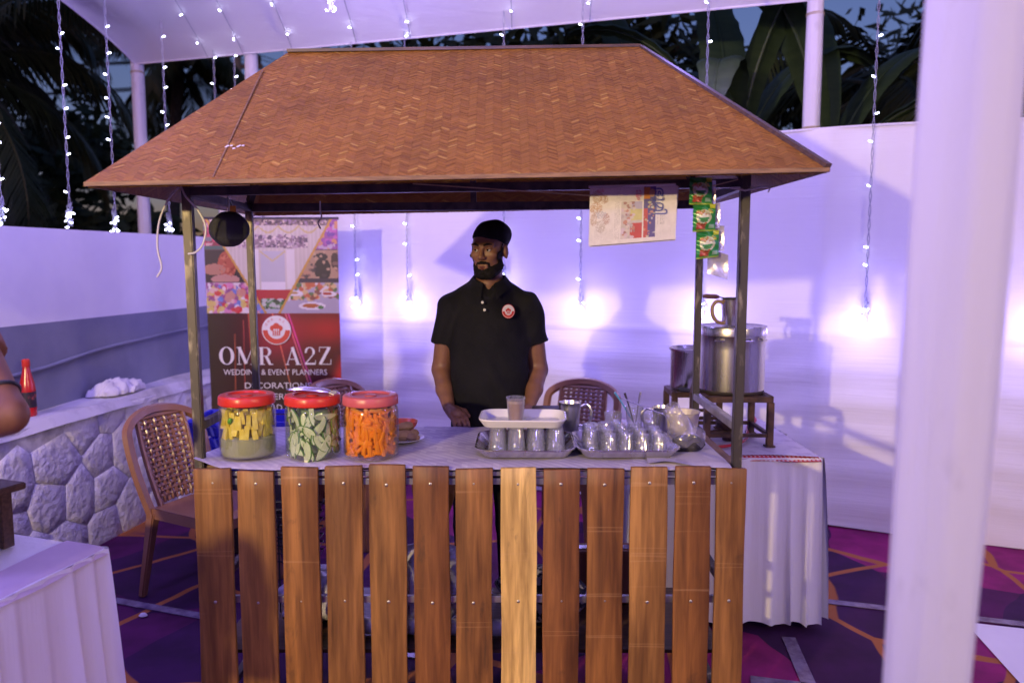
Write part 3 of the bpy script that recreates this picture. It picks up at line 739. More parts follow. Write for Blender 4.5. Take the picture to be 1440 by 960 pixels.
# roof
EFL, EFR = Vector((-1.124, 2.13, 1.784)), Vector((.832, 2.13, 1.8215)); ERR, ERL = Vector((.832, 3.5, 1.8215)), Vector((-1.124, 3.5, 1.784))
GL, GR = Vector((-.769, 2.82, 2.287)), Vector((.439, 2.82, 2.304))
rw = random.Random(11)
def weave_colour(dirn):
    k = rw.random()
    b = Vector((.33, .125, .026)) if dirn else Vector((.305, .112, .023))
    if k < .02: b = Vector((.50, .25, .07))
    elif k < .16: b = Vector((.365, .145, .032))
    elif k < .28: b = Vector((.26, .092, .02))
    return tuple(Vector((b.x, b.y * 1.1, b.z * .9)) * rw.uniform(.9, 1.1))
def roof_panel(corners, name_lab):
    A = corners[0]; X = (corners[1] - A).normalized(); n = (corners[1] - A).cross(corners[-1] - A).normalized(); Yv = n.cross(X)
    poly = [((c - A).dot(X), (c - A).dot(Yv)) for c in corners]
    Mx = Matrix((X, Yv, n)).transposed().to_4x4(); Mx.translation = A
    p = MB().prism(poly, -.012, 0, Mx).build('roof_panel', M['mat_back'], st, world=True)
    W, n_, ca = .0088, 5, math.cos(R(45)); q = 1.0
    x0, x1 = min(a[0] for a in poly) - .1, max(a[0] for a in poly) + .1; y0, y1 = min(a[1] for a in poly) - .1, max(a[1] for a in poly) + .1
    edges = []
    for k in range(len(poly)):
        a, b = poly[k], poly[(k + 1) % len(poly)]; d = (b[0] - a[0], b[1] - a[1]); L = math.hypot(*d); edges.append((a, (d[1] / L, -d[0] / L)))
    for top in (1, 0):
        m = MB(); S = .0058 if top and name_lab != 'rear' else .0125
        def put(gx, gy, lx, ly, dirn):
            P = []
            for (ax, ay) in ((gx + .03, gy + .03), (gx + lx - .03, gy + .03), (gx + lx - .03, gy + ly - .03), (gx + .03, gy + ly - .03)):
                P.append(((ax - ay) * ca * S * 1.22, (ax + ay) * ca * S * .82))
            cx = sum(t[0] for t in P) / 4; cy = sum(t[1] for t in P) / 4
            if not (x0 < cx < x1 and y0 < cy < y1): return
            for e in edges:
                P = clip(P, e[0], e[1])
                if len(P) < 3: return
            ta, tb = rw.uniform(-.02, .02), rw.uniform(-.02, .02); z0 = .0016 + rw.uniform(0, .0012)
            V = [Mx @ Vector((a, b, (z0 + abs((a - cx) * ta + (b - cy) * tb)) if top else -.0135 - z0)) for a, b in P]
            m.add(V, [tuple(range(len(V))) if top else tuple(range(len(V)))[::-1]], weave_colour(dirn))
        G = int(2.6 / S)
        # lattice bounds in rotated grid coordinates
        cor = [(x0, y0), (x1, y0), (x0, y1), (x1, y1)]
        gxs = [(x / (1.22 * S) + y / (.82 * S)) * ca for x, y in cor]; gys = [(-x / (1.22 * S) + y / (.82 * S)) * ca for x, y in cor]
        for gy in range(int(min(gys)) - 5, int(max(gys)) + 5):
            st0 = gy % (2 * n_); k0 = int((min(gxs) - st0) / (2 * n_)) - 2; k1 = int((max(gxs) - st0) / (2 * n_)) + 2
            for k in range(k0, k1): put(st0 + 2 * n_ * k, gy, n_, 1, 1)
        for gx in range(int(min(gxs)) - 5, int(max(gxs)) + 5):
            st0 = (gx + 1) % (2 * n_); k0 = int((min(gys) - st0) / (2 * n_)) - 2; k1 = int((max(gys) - st0) / (2 * n_)) + 2
            for k in range(k0, k1): put(gx, st0 + 2 * n_ * k, 1, n_, 0)
        tag(m.build('bamboo_weave', M['mat_weave'], p, world=True, smooth=0), kind='stuff')
    return p
roof_panel([EFL, EFR, GR, GL], 'front'); roof_panel([EFR, ERR, GR], 'right'); roof_panel([ERL, EFL, GL], 'left'); roof_panel([ERR, ERL, GL, GR], 'rear')
UPN = Vector((0, 0, .006))
for a, b, w, h in ((GR, EFR, .022, .012), (GR, ERR, .022, .012), (GL, GR, .03, .010)):
    MB().beam(a + UPN, b + UPN, w, h).build('hip_strip', M['dark_wood'], st, world=True)
for a, b in ((EFL, EFR), (EFR, ERR), (ERR, ERL), (ERL, EFL)):
    MB().beam(a - UPN * .7, b - UPN * .7, .010, .011).build('eave_trim', M['ply'], st, world=True)
n_f = (EFR - EFL).cross(GL - EFL).normalized()
sa, sb = EFL.lerp(EFR, .1) + (GL - EFL).normalized() * .0, GL + (EFL - GL) * .12 + Vector((.05, -.05, -.03))
def on_front(x, t): b = EFL.lerp(EFR, (x + 1.124) / 1.956); g = GL.lerp(GR, (x + 1.124) / 1.956); v = (GL - EFL); s = EFL + (EFR - EFL).normalized() * 0; return b
f_ = lambda x, t: Vector((x, 2.13 + .69 * t, 1.784 + (x + 1.124) * .0192 * (1 - t) + .503 * t + .006 * t))
MB().beam(f_(-.79, .01) + n_f * .003, f_(-.818, .81) + n_f * .003, .004, .002, up=n_f)  .build('mat_seam', M['ply'], st, world=True)
for q in range(5): MB().beam(f_(-.80 + .011 * q, .20 + .012 * math.sin(q * 2.1)) + n_f * .004, f_(-.793 + .011 * q, .205 + .012 * math.sin(q * 2.1 + .7)) + n_f * .004, .006, .001, up=n_f).build('paint_fleck', M['letter_white'], st, world=True)
# frame below the roof
for a, b, w in (((PXL, PB, 1.778), (PXR, PB, 1.79), .03), ((PXL, PF, 1.79), (PXR, PF, 1.815), .026), ((PXL, PF, 1.785), (PXL, PB, 1.775), .024), ((PXR, PF, 1.81), (PXR, PB, 1.80), .024),
                ((PXL, PF, 1.81), GL + Vector((0, 0, -.04)), .022), ((PXR, PF, 1.83), GR + Vector((0, 0, -.04)), .022), ((PXL, PB, 1.80), GL + Vector((0, 0, -.04)), .022), ((PXR, PB, 1.81), GR + Vector((0, 0, -.04)), .022),
                (GL + Vector((0, 0, -.045)), GR + Vector((0, 0, -.045)), .024), ((-.145, PB, 1.79), (-.145, 2.82, 2.25), .022)):
    MB().beam(a, b, w, w).build('roof_frame', M['frame_dark'], st, world=True)

# ================================================================ on the counter
ZC = .9395
tc = MB()
def tcl(u, v):
    x = -.985 + 1.675 * u; y = 2.447 + .60 * v
    z = ZC - .002 + .0015 * math.sin(x * 23 + y * 9) + .001 * math.sin(x * 51)
    if v < .02: z = ZC - .008 + .004 * math.sin(x * 11); y -= .006
    if u < .04 and v < .5: z += .03 * (1 - u / .04) * (1 - v * 2); x -= .012 * (1 - u / .04)
    return (x, y, z)
tc.grid(90, 24, tcl)
o = tc.build('tablecloth', M['tablecloth'], loc=None); tag(o, 'lilac printed tablecloth spread over the stall counter', 'tablecloth')
m = MB(); m.grid(24, 20, lambda u, v: (.43 + .25 * u + .008 * math.sin(v * 7), 2.462 + .55 * v - .05 * u * u, ZC + .0035 + .002 * math.sin(u * 9 + v * 5) + (.006 * math.sin(u * 6) if v == 0 else 0)))
tag(m.build('plastic_sheet', M['marbled']), 'marbled lilac plastic sheet at the counter end under the polythene bag', 'sheet')

def jar(x, y, label, lid, liquid, level, core, ctop, cbot):
    t = thing('pickle_jar', label, 'jar', (x, y, ZC + .002))
    r = .0905
    MB().lathe([(.001, .004), (r - .012, .002), (r - .003, .008), (r, .02), (r, .150), (r - .003, .163), (r - .009, .171), (r - .010, .188)], 48).build('jar_body', M['jar'], t, smooth=60)
    MB().lathe([(r - .011, .163), (r - .006, .167), (r - .006, .170), (r - .011, .174)], 48).build('neck_ring', M['jar'], t, smooth=60)
    lo = MB().lathe([(r - .003, .174), (r - .001, .175), (r, .178), (r - .001, .2), (r - .004, .2045), (r - .010, .206), (r - .028, .2055), (r - .031, .2), (r - .05, .199), (.001, .199)], 64, flute=.004, nf=48).build('lid', lid, t, smooth=50)
    MB().lathe([(.02, .1995), (.02, .2025), (.017, .204), (.001, .204)], 24).build('lid_boss', lid, lo)
    MB().lathe([(.001, .006), (r - .012, .005), (r - .005, .012), (r - .0035, .022), (r - .0035, level), (.001, level)], 40).build('brine', liquid, t, smooth=60)
    MB().lathe([(.001, cbot), (.045, cbot), (.056, cbot + .01), (.056, ctop - .015), (.045, ctop), (.001, ctop)], 20).build('packed_core', core, t)
    return t
rj = random.Random(21)
# pineapple sticks
j1 = jar(-.868, 2.575, 'jar of yellow pineapple sticks in cloudy brine with red lid', M['red_lid'], M['brine_grey'], .162, M['pine_core'], .158, .06)
MB().lathe([(.001, .008), (.078, .007), (.0845, .014), (.0858, .024), (.0858, .064), (.07, .072), (.001, .074)], 40).build('sediment', M['sediment'], j1, smooth=60)
bmx = MB().box((0, 0, 0), (.018, .013, .062)); pst = bmx.mesh('pineapple_stick', 40)
pst.materials.append(M['pineapple'])
k = 0
for ring, (rr_, nn) in enumerate(((.073, 26), (.071, 25), (.05, 15))):
    for q in range(nn):
        a = 2 * math.pi * (q + rj.uniform(-.25, .25)) / nn + ring
        z = rj.uniform(.122, .14) if ring != 1 else rj.uniform(.076, .1)
        if ring == 2: z = rj.uniform(.13, .142)
        o = link_mesh('pineapple_stick', pst, None, j1, (rr_ * math.cos(a), rr_ * math.sin(a), z), (rj.uniform(-.3, .3), rj.uniform(-.12, .12), a + R(90)))
        o.scale = (rj.uniform(.7, 1.15), rj.uniform(.75, 1), rj.uniform(.65, 1.05))
link_mesh('chilli_piece', MB().lathe([(.001, -.014), (.006, -.01), (.008, 0), (.006, .01), (.001, .014)], 8).mesh(), M['chilli'], j1, (-.03, -.078, .13), (.6, .5, 0))
# mango slices: half-moons with green skin
j2 = jar(-.652, 2.572, 'jar of green raw mango slices with tongs on its red lid', M['red_lid'], M['brine_green'], .162, M['mango_core'], .158, .012)
def halfmoon(w, h):
    return [(w * math.cos(R(a)), h * math.sin(R(a))) for a in range(0, 181, 18)] + [(-w * .5, -.004), (w * .5, -.004)]
fl_ = MB().prism(halfmoon(.042, .021), -.002, .002).mesh('mango_slice', 30); fl_.materials.append(M['mango'])
sk_ = MB().tube([(.0425 * math.cos(R(a)), .0215 * math.sin(R(a)), 0) for a in range(0, 181, 15)], [.0012] + [.0026] * 11 + [.0012], 6).mesh('skin_edge'); sk_.materials.append(M['mango_skin'])
for q in range(80):
    a = rj.uniform(0, 2 * math.pi); z = .022 + .138 * rj.random(); rad = .0745 + rj.uniform(-.006, .003)
    o = link_mesh('mango_slice', fl_, None, j2, (rad * math.cos(a), rad * math.sin(a), z))
    face = Matrix.Rotation(a + R(90), 4, 'Z') @ Matrix.Rotation(R(90) + rj.uniform(-.25, .25), 4, 'X') @ Matrix.Rotation(rj.uniform(0, 6.28), 4, 'Z')
    o.rotation_euler = face.to_euler(); sc = rj.uniform(.6, 1.1); o.scale = (sc, sc * rj.uniform(.6, 1.1), 1)
    e = link_mesh('skin_edge', sk_, None, o)
# carrot sticks
j3 = jar(-.462, 2.567, 'jar packed with orange carrot sticks under a faded pink red lid', M['pink_lid'], M['brine_orange'], .163, M['carrot_core'], .16, .012)
cst = MB().tube([(0, 0, -.03), (0, 0, -.027), (0, 0, .027), (0, 0, .03)], [.005, .0065, .006, .0045], 6).mesh('carrot_stick', 30); cst.materials.append(M['carrot'])
for q in range(260):
    a = rj.uniform(0, 2 * math.pi); z = .016 + .146 * rj.random(); rad = .0735 + rj.uniform(-.01, .003)
    tilt = rj.choice((rj.uniform(-.3, .3), rj.uniform(.9, 2.2)))
    half = .03 * abs(math.sin(tilt)); rad = min(rad, math.sqrt(max(.0001, .0805 ** 2 - half ** 2)))
    o = link_mesh('carrot_stick', cst, None, j3, (rad * math.cos(a), rad * math.sin(a), min(max(z, .012 + .03 * abs(math.cos(tilt))), .163 - .022 * abs(math.cos(tilt)))))
    o.rotation_euler = (Matrix.Rotation(a + R(90), 4, 'Z') @ Matrix.Rotation(tilt, 4, 'Y')).to_euler(); o.scale = (rj.uniform(.8, 1.3), rj.uniform(.7, 1), rj.uniform(.7, 1.05))
# tongs on the mango jar
tg = thing('tongs', 'steel serving tongs lying across the red lid of mango jar', 'tongs', (-.652, 2.572, ZC + .2085))
for s in (-1, 1):
    MB().tube([(-.075, .004 * s, .012), (-.03, .02 * s, .016), (.03, .022 * s, .010), (.055, .016 * s, .006)], [.004, .006, .006, .004], 6).build('arm', M['steel'], tg)
    for k in range(4): MB().beam((.05 + .004 * k, s * (.006 + .007 * k), .006), (.078, s * (.005 + .008 * k), .0015), .003, .003).build('claw', M['steel'], tg)
MB().tube([(-.072, -.006, .012), (-.082, 0, .012), (-.072, .006, .012)], .005, 6).build('hinge', M['steel'], tg)
# plate of fried snacks and bowl
t = thing('snack_plate', 'white plate with purple rim holding brown fried snacks beside carrot jar', 'plate', (-.395, 2.78, ZC + .002))
MB().lathe([(.001, .002), (.045, .002), (.06, .007), (.082, .013), (.083, .0155), (.06, .0095), (.045, .005), (.001, .005)], 40).build('plate', M['white_plastic'], t, smooth=60)
t2 = t
for k, (x, y, z, rz, s) in enumerate(((.01, -.02, .022, .3, 1), (.04, .012, .02, 1.2, .9), (-.03, .02, .022, 2.0, 1), (.012, .018, .045, .7, .95), (.045, -.03, .018, -.5, .8))):
    sn = thing('fried_snack', ('long brown fried roll on the white plate', 'short brown fried roll at plate edge near the tablecloth', 'brown fried roll behind the carrot jar on the plate', 'brown fried roll on top of the snack pile', 'small brown fried roll at the front of plate')[k], 'snack', t.location + Vector((x, y, z + .003)), rz, 'fried snacks on the plate')
    MB().lathe([(.001, -.036 * s), (.011 * s, -.033 * s), (.017 * s, -.015 * s), (.018 * s, .01 * s), (.013 * s, .031 * s), (.001, .037 * s)], 12, flute=.08, nf=4).build('crust', M['fried'], sn, rot=(0, R(90), 0))
t = thing('orange_bowl', 'small orange red plastic bowl behind the snack plate', 'bowl', (-.41, 2.935, ZC + .002))
MB().lathe([(.001, .002), (.03, .002), (.05, .03), (.056, .042), (.058, .042), (.053, .028), (.033, .0), (.001, .0)], 32).build('bowl', M['orange_plastic'], t, smooth=60)

# trays
def rrect(w, d, r, n=6):
    P = []
    for cx, cy, a0 in ((w / 2 - r, d / 2 - r, 0), (-w / 2 + r, d / 2 - r, 90), (-w / 2 + r, -d / 2 + r, 180), (w / 2 - r, -d / 2 + r, 270)):
        for k in range(n + 1): a = R(a0 + 90 * k / n); P.append((cx + r * math.cos(a), cy + r * math.sin(a)))
    return P
def tray_mesh(w, d, r, h, fl, lip, th=.0018):
    rings = [(w * .5, d * .5, r * .6, th), (w, d, r, th), (w + fl, d + fl, r + fl / 2, h), (w + fl + lip * 2, d + fl + lip * 2, r + fl / 2 + lip, h), (w + fl + lip * 2, d + fl + lip * 2, r + fl / 2 + lip, h - .004), (w + fl + th * 3, d + fl + th * 3, r + fl / 2, h - .004), (w + th * 2, d + th * 2, r, 0), (w * .5, d * .5, r * .6, 0)]
    m = MB(); V = []; F = []
    for (a, b, c, z) in rings: V += [(x, y, z) for x, y in rrect(a, b, c)]
    n = 28
    for i in range(len(rings) - 1):
        for k in range(n): F.append((i * n + k, i * n + (k + 1) % n, (i + 1) * n + (k + 1) % n, (i + 1) * n + k))
    F += [tuple(range(n)), tuple(range((len(rings) - 1) * n, len(rings) * n))[::-1]]
    return m.add(V, F)
TA, TB = Vector((.045, 2.665, ZC + .004)), Vector((.38, 2.665, ZC + .004))
tag(tray_mesh(.275, .26, .035, .03, .045, .006).build('steel_tray', M['steel'], loc=TA, rot=(0, 0, R(-1)), smooth=45), 'stainless steel tray of upturned glasses below the white tray', 'tray', 'steel trays on the counter')
tag(tray_mesh(.285, .26, .035, .03, .045, .006).build('steel_tray', M['steel'], loc=TB, rot=(0, 0, R(1)), smooth=45), 'stainless steel tray crowded with upturned glasses beside the polythene bag', 'tray', 'steel trays on the counter')
gp = [(.0235, .0), (.0245, .002), (.0325, .084), (.0335, .0855), (.0325, .086), (.0312, .084), (.0228, .008), (.001, .0065)]
gme = MB().lathe([(.001, 0)] + gp, 30, flute=.02, nf=10).mesh('tea_glass', 60); gme.materials.append(M['glass'])
def glass(x, y, z, label, group, inv=True, s=1.0):
    o = link_mesh('tea_glass', gme, None, None, (x, y, z + (.0862 * s if inv else 0)), (R(180) if inv else 0, 0, random.uniform(0, 3))); o.scale = (s, s, s)
    return tag(o, label, 'glass', group)
for i in range(4):
    for j in range(3): glass(TA.x - .093 + .064 * i + random.uniform(-.002, .002), TA.y - .085 + .08 * j, TA.z + .002, 'upturned tea glass propping the white tray on the steel tray', 'glasses under the white tray')
for i in range(5):
    for j in range(4):
        if (i, j) in ((4, 3), (0, 0)): continue
        glass(TB.x - .112 + .0545 * i + random.uniform(-.002, .002), TB.y - .095 + .06 * j + random.uniform(-.002, .002) + .004 * (i % 2), TB.z + .002, 'upturned tea glass on the crowded steel tray', 'glasses on the open steel tray', True, .8 * random.uniform(.97, 1.03))
wt = tray_mesh(.25, .165, .03, .028, .032, .005, .003).build('white_tray', M['white_plastic'], loc=(.037, 2.665, TA.z + .002 + .0868), rot=(0, 0, R(-2)), smooth=45, bevel=0); tag(wt, 'white plastic tray carrying one glass of milk tea', 'tray')
WTZ = TA.z + .002 + .0868 + .003
g = thing('tea_glass', 'glass of frothy milk tea standing on the white tray', 'glass', (.013, 2.66, WTZ + .0005))
link_mesh('glass_body', gme, None, g)
MB().lathe([(.001, .008), (.0225, .009), (.0288, .066), (.001, .0665)], 30).build('tea', M['tea'], g, smooth=60)
MB().lathe([(.0289, .0655), (.0299, .074), (.024, .0755), (.001, .075)], 30).build('froth', M['froth'], g, smooth=60)
# steel tumbler, black tin, small pieces behind the trays
def tumbler(x, y, z, r, h, label, handle=None, mat='steel', name='steel_jug'):
    t = thing(name, label, 'jug', (x, y, z))
    MB().lathe([(.001, .001), (r * .78, 0), (r * .8, .004), (r * .97, h * .86), (r * .97, h * .87), (r * .985, h * .9), (r, h - .003), (r * 1.05, h), (r * 1.0, h + .001), (r * .95, h - .006), (r * .76, .006), (.001, .005)], 40).build('body', M[mat], t, smooth=50)
    if handle:
        s, hm = handle
        MB().tube(cr([(s * r * .95, 0, h * .86), (s * (r + .02), 0, h * .93), (s * (r + .038), 0, h * .74), (s * (r + .036), 0, h * .45), (s * (r + .018), 0, h * .25), (s * r * .86, 0, h * .28)]), .0055, 8).build('handle', M[hm], t)
    return t
tumbler(.213, 2.905, ZC + .002, .041, .118, 'tall steel jug standing behind the two steel trays', (1, 'steel'))
t = thing('tea_tin', 'low black tin box beside the tall steel jug', 'tin', (.13, 2.97, ZC + .002))
MB().box((0, 0, .04), (.105, .07, .075)).build('tin_body', M['black'], t, bevel=.004); MB().box((0, 0, .083), (.109, .074, .010)).build('tin_lid', M['frame_dark'], t, bevel=.003)
tumbler(.565, 2.965, ZC + .004, .036, .088, 'small steel mug with looped handle behind the glasses', (-1, 'steel'), name='steel_mug')
def blob(name, mat, label, cat, c, r, seed, amp=.25, n=16):
    rr = random.Random(seed); ph = [(rr.uniform(0, 6), rr.uniform(2, 5), rr.uniform(0, 6), rr.uniform(2, 5)) for _ in range(5)]
    m = MB()
    def f(u, v):
        th = math.pi * v; a = 2 * math.pi * u; k = 1 + amp * sum(math.sin(p[1] * a * (1 if i < 2 else 0) + p[0] + p[3] * th * 1.3 + (round(p[1]) * a)) for i, p in enumerate(ph[:3])) / 3 * math.sin(th)
        return (r[0] * k * math.sin(th) * math.cos(a), r[1] * k * math.sin(th) * math.sin(a), r[2] * (1 + math.cos(th) * (1 if math.cos(th) > 0 else 1)) * (.9 + .1 * k))
    def g(u, v):
        th = math.pi * v; a = 2 * math.pi * u; k = 1 + amp * (math.sin(round(ph[0][1]) * a + ph[0][0]) * .5 + math.sin(round(ph[1][1]) * a + ph[1][0] + 4 * th) * .35 + math.sin(round(ph[2][1] * 2) * a + 6 * th) * .25) * math.sin(th)
        return (r[0] * k * math.sin(th) * math.cos(a), r[1] * k * math.sin(th) * math.sin(a), r[2] * (1 + math.cos(th)) * (1 + .15 * amp * math.sin(5 * a) * math.sin(th)))
    m.grid(n * 2, n, g, flip=True); o = m.build(name, M[mat], loc=c, smooth=35 if amp > .2 else 60); tag(o, label, cat); return o
blob('crumpled_tissue', 'paper', 'crumpled white tissue between steel jug and glasses', 'tissue', (.295, 2.9, ZC + .003), (.03, .024, .022), 4, .5)
for x, y, s, lab in ((.37, 2.87, 1, 'upright empty tea glass behind the crowded tray'), (.46, 2.945, 1.1, 'upright glass holding spoons behind the crowded tray'), (.51, 2.885, .95, 'upright steel rimmed glass beside the spoon glass')):
    glass(x, y, ZC + .004, lab, None, False, s)
for k, (x, y, dx, dy, mt_, lab) in enumerate(((.46, 2.945, -.05, .01, 'aqua', 'aqua blue plastic spoon leaning in a glass'), (.458, 2.943, -.025, -.005, 'frame_dark', 'dark handled knife leaning in the spoon glass'), (.465, 2.948, .012, .01, 'steel', 'steel spoon standing in the spoon glass'))):
    t = thing('spoon', lab, 'spoon', (x, y, ZC + .014))
    MB().tube([(-dx * .2, 0, 0), (dx, dy, .10), (dx * 1.5, dy, .135)], [.002, .003, .0045], 6).build('handle', M[mt_], t)
t = thing('ladle', 'thin steel ladle lying across the glasses towards polythene bag', 'ladle', (.50, 2.86, ZC + .09))
MB().tube([(-.1, .03, .05), (.0, 0, .012), (.05, -.015, -.005)], .0028, 6).build('handle', M['steel'], t); MB().lathe([(.02, .012), (.017, .003), (.001, 0)], 16, (.062, -.018, -.014)).build('cup', M['steel'], t)
t = thing('milk_bowl', 'cream plastic bowl behind the polythene bag', 'bowl', (.615, 2.83, ZC + .006))
MB().lathe([(.001, 0), (.04, 0), (.052, .03), (.06, .09), (.064, .095), (.058, .093), (.048, .03), (.036, .006), (.001, .005)], 36).build('bowl', M['cream_cup'], t, smooth=60)
def bagf(P):
    d = s_ell(P, (0, 0, .04), (.062, .05, .045)); d = smin(d, s_ell(P, (-.02, .01, .085), (.03, .03, .04)), .03); d = smin(d, s_cone(P, (-.025, .01, .1), (-.05, .015, .13), .016, .028), .02)
    x, y, z = P[..., 0], P[..., 1], P[..., 2]
    return d + .004 * np.sin(x * 90 + 30 * z) * np.sin(z * 70 + 20 * y) + .003 * np.sin(y * 140 + x * 60)
t = thing('polythene_bag', 'knotted clear polythene bag of dark tea powder beside steel tray', 'bag', (.59, 2.64, ZC + .006))
link_mesh('bag_film', sdf_mesh('bag_film', bagf, (-.1, -.08, -.02), (.09, .08, .18), .005), M['polythene'], t)
MB().lathe([(.001, .003), (.045, .002), (.056, .016), (.052, .034), (.03, .046), (.001, .05)], 20, (.004, 0, 0), sy=.8, flute=.06, nf=5).build('powder', M['tea_leaf'], t)
# ================================================================ side table with the pots
def skirt(m, path, z0, z1, wl, amp, seed=1):
    rr = random.Random(seed); P = [Vector((*p, 0)) for p in path]; Ls = [(P[i + 1] - P[i]).length for i in range(len(P) - 1)]; tot = sum(Ls); n = max(24, int(tot / wl * 12))
    ph = [rr.uniform(0, 6) for _ in range(4)]
    def at(s):
        for i, L in enumerate(Ls):
            if s <= L or i == len(Ls) - 1: return P[i].lerp(P[i + 1], s / L), (P[i + 1] - P[i]).normalized()
            s -= L
    def f(u, v):
        s = tot * u; p, d = at(s); nrm = Vector((d.y, -d.x, 0)); z = z0 + (z1 - z0) * v
        q = s / wl * 2 * math.pi + 1.5 * math.sin(s * 5 + ph[0]) + 1.0 * math.sin(s * 17 + ph[1]) + .5 * v * math.sin(s * 9 + ph[2])
        a = amp * (.25 + .75 * v ** .8) * (1 + .55 * math.sin(s * 11 + ph[2] + v)) * (1 + .3 * math.sin(s * 29))
        w = math.sin(q); w = math.copysign(abs(w) ** .75, w)
        o = a * (w + 1.05 + .25 * math.sin(2 * q + ph[3] + v)) + .02 * v
        return p + nrm * o + d * (a * .4 * math.cos(q)) + Vector((0, 0, z + (.008 * math.sin(q * .5) if v == 1 else 0)))
    m.grid(n, 14, f)
def table(name, label, corner, e1, e2, L1, L2, h, loc):
    t = thing(name, label, 'table', loc)
    C = Vector((*corner, 0)); a = Vector((*e1, 0)).normalized(); b = Vector((*e2, 0)).normalized()
    Q = [C, C + a * L1, C + a * L1 + b * L2, C + b * L2]
    if (Q[1] - Q[0]).cross(Q[3] - Q[0]).z < 0: Q = [Q[0], Q[3], Q[2], Q[1]]
    MB().prism([(p.x, p.y) for p in Q], h - .025, h - .001).build('tabletop', M['ply'], t, world=True)
    for p in Q:
        c = sum(Q, Vector()) / 4; q = p.lerp(c, .1); MB().tube([(q.x, q.y, 0), (q.x, q.y, h - .02)], .016, 8).build('leg', M['frame_dark'], t, world=True)
    m = MB()
    top = [(p.x, p.y, h + .002) for p in Q]; m.add(top, [(0, 1, 2, 3)]); o1 = m.build('top_cover', M['skirt'], t, world=True)
    m = MB(); path = [(p.x, p.y) for p in Q] + [(Q[0].x, Q[0].y)]
    skirt(m, path, h + .003, .035, .085, .016, 3); m.build('pleated_skirt', M['skirt'], t, world=True, smooth=80)
    return t
TZ = .745
table('side_table', 'side table with pleated white satin skirt carrying the steel pots', (1.31, 3.3), (-1, .0), (0, 1), .78, .84, TZ, (.95, 3.7, 0))
m = MB(); m.grid(20, 20, lambda u, v: (.56 + .742 * u, 3.285 + .84 * v - (.01 * math.sin(u * 8) if v == 0 else 0), TZ + .006 + .001 * math.sin(u * 20 + v * 9) - (.012 if v == 0 else 0)))
tag(m.build('gingham_cloth', M['gingham']), 'red and white checked cloth showing at the side table edge', 'cloth')
m = MB(); m.grid(24, 24, lambda u, v: (.565 + (.735 - .0 * v) * u, 3.30 + .035 * math.sin(math.pi * min(1, max(0, (u - .38) / .6))) * (1 - v) + .80 * v, TZ + .0105 + .0015 * math.sin(u * 13) * math.sin(v * 17)))
tag(m.build('plastic_sheet', M['marbled']), 'marbled lilac plastic sheet covering the side table below the pots', 'sheet')
TS = TZ + .0125
def stand(name, label, x0, x1, y0, y1, h, z0=TS):
    t = thing(name, label, 'stand', ((x0 + x1) / 2, (y0 + y1) / 2, z0)); cx, cy_ = (x0 + x1) / 2, (y0 + y1) / 2
    for x in (x0, x1):
        for y in (y0, y1):
            g_ = MB().beam((x, y, z0), (x, y, z0 + h - .026), .028, .028, up=(0, 1, 0)).build('leg', M['iron'], t, world=True, bevel=.002)
            MB().box((x, y, z0 + .003), (.042, .042, .006)).build('foot_plate', M['iron'], g_, world=True)
    for a, b in (((x0, y0), (x1, y0)), ((x1, y0), (x1, y1)), ((x1, y1), (x0, y1)), ((x0, y1), (x0, y0))):
        MB().beam((*a, z0 + h - .013), (*b, z0 + h - .013), .028, .026).build('top_bar', M['iron'], t, world=True, bevel=.002)
        MB().beam((*a, z0 + .05), (*b, z0 + .05), .016, .016).build('lower_bar', M['iron'], t, world=True)
    for s in (-.05, .05): MB().beam((x0, cy_ + s, z0 + h - .008), (x1, cy_ + s, z0 + h - .008), .02, .018).build('grate_bar', M['iron'], t, world=True)
    return t
stand('iron_stove_stand', 'rusty iron stove stand carrying the big steel pot', .865, 1.145, 3.48, 3.76, .225)
PC = Vector((1.005, 3.62, TS + .225 + .001))
t = thing('steel_pot', 'big stainless steel pot with sooty base on iron stand', 'pot', PC)
r = .147
MB().lathe([(.001, .0), (r - .012, .0), (r - .003, .004), (r, .010), (r, .016)], 64).build('sooty_base', M['soot'], t, smooth=60)
MB().lathe([(r, .016), (r + .0006, .03), (r, .2), (r + .001, .262), (r + .004, .268), (r + .004, .274), (r - .002, .275), (r - .004, .262), (r - .004, .03)], 64).build('pot_body', M['steel_pot'], t, smooth=60)
for a in (-2.2, -1.35, -.75, .6, 2.4):
    MB().tube([(r * math.cos(a - .14), r * math.sin(a - .14), .245), ((r + .012) * math.cos(a - .12), (r + .012) * math.sin(a - .12), .245), ((r + .012) * math.cos(a + .12), (r + .012) * math.sin(a + .12), .245), (r * math.cos(a + .14), r * math.sin(a + .14), .245)], .004, 6).build('lug', M['steel'], t)
t = thing('pot_lid', 'flat stainless steel lid on the big pot', 'lid', PC + Vector((0, 0, .2755)))
MB().lathe([(r + .006, -.012), (r + .007, .022), (r + .004, .028), (r - .01, .029), (r - .02, .024), (.02, .026), (.001, .026)], 64).build('lid', M['steel_pot'], t, smooth=40)
LZ = PC.z + .2755 + .03
jg = thing('milk_jug', 'dented aluminium jug with tan curved handle standing on pot lid', 'jug', (1.0, 3.61, LZ))
MB().lathe([(.001, .001), (.042, 0), (.044, .004), (.05, .10), (.053, .116), (.051, .116), (.047, .1), (.04, .008), (.001, .007)], 40).build('jug_body', M['steel'], jg, smooth=60)
MB().tube(cr([(-.046, -.012, .102), (-.075, -.02, .108), (-.096, -.024, .085), (-.094, -.024, .045), (-.072, -.02, .016), (-.035, -.012, .008)]), .0085, 10).build('handle', M['tan_handle'], jg)
ss = thing('strainer', 'tea strainer with dark wooden handle resting across the jug mouth', 'strainer', (1.0, 3.61, LZ + .1195))
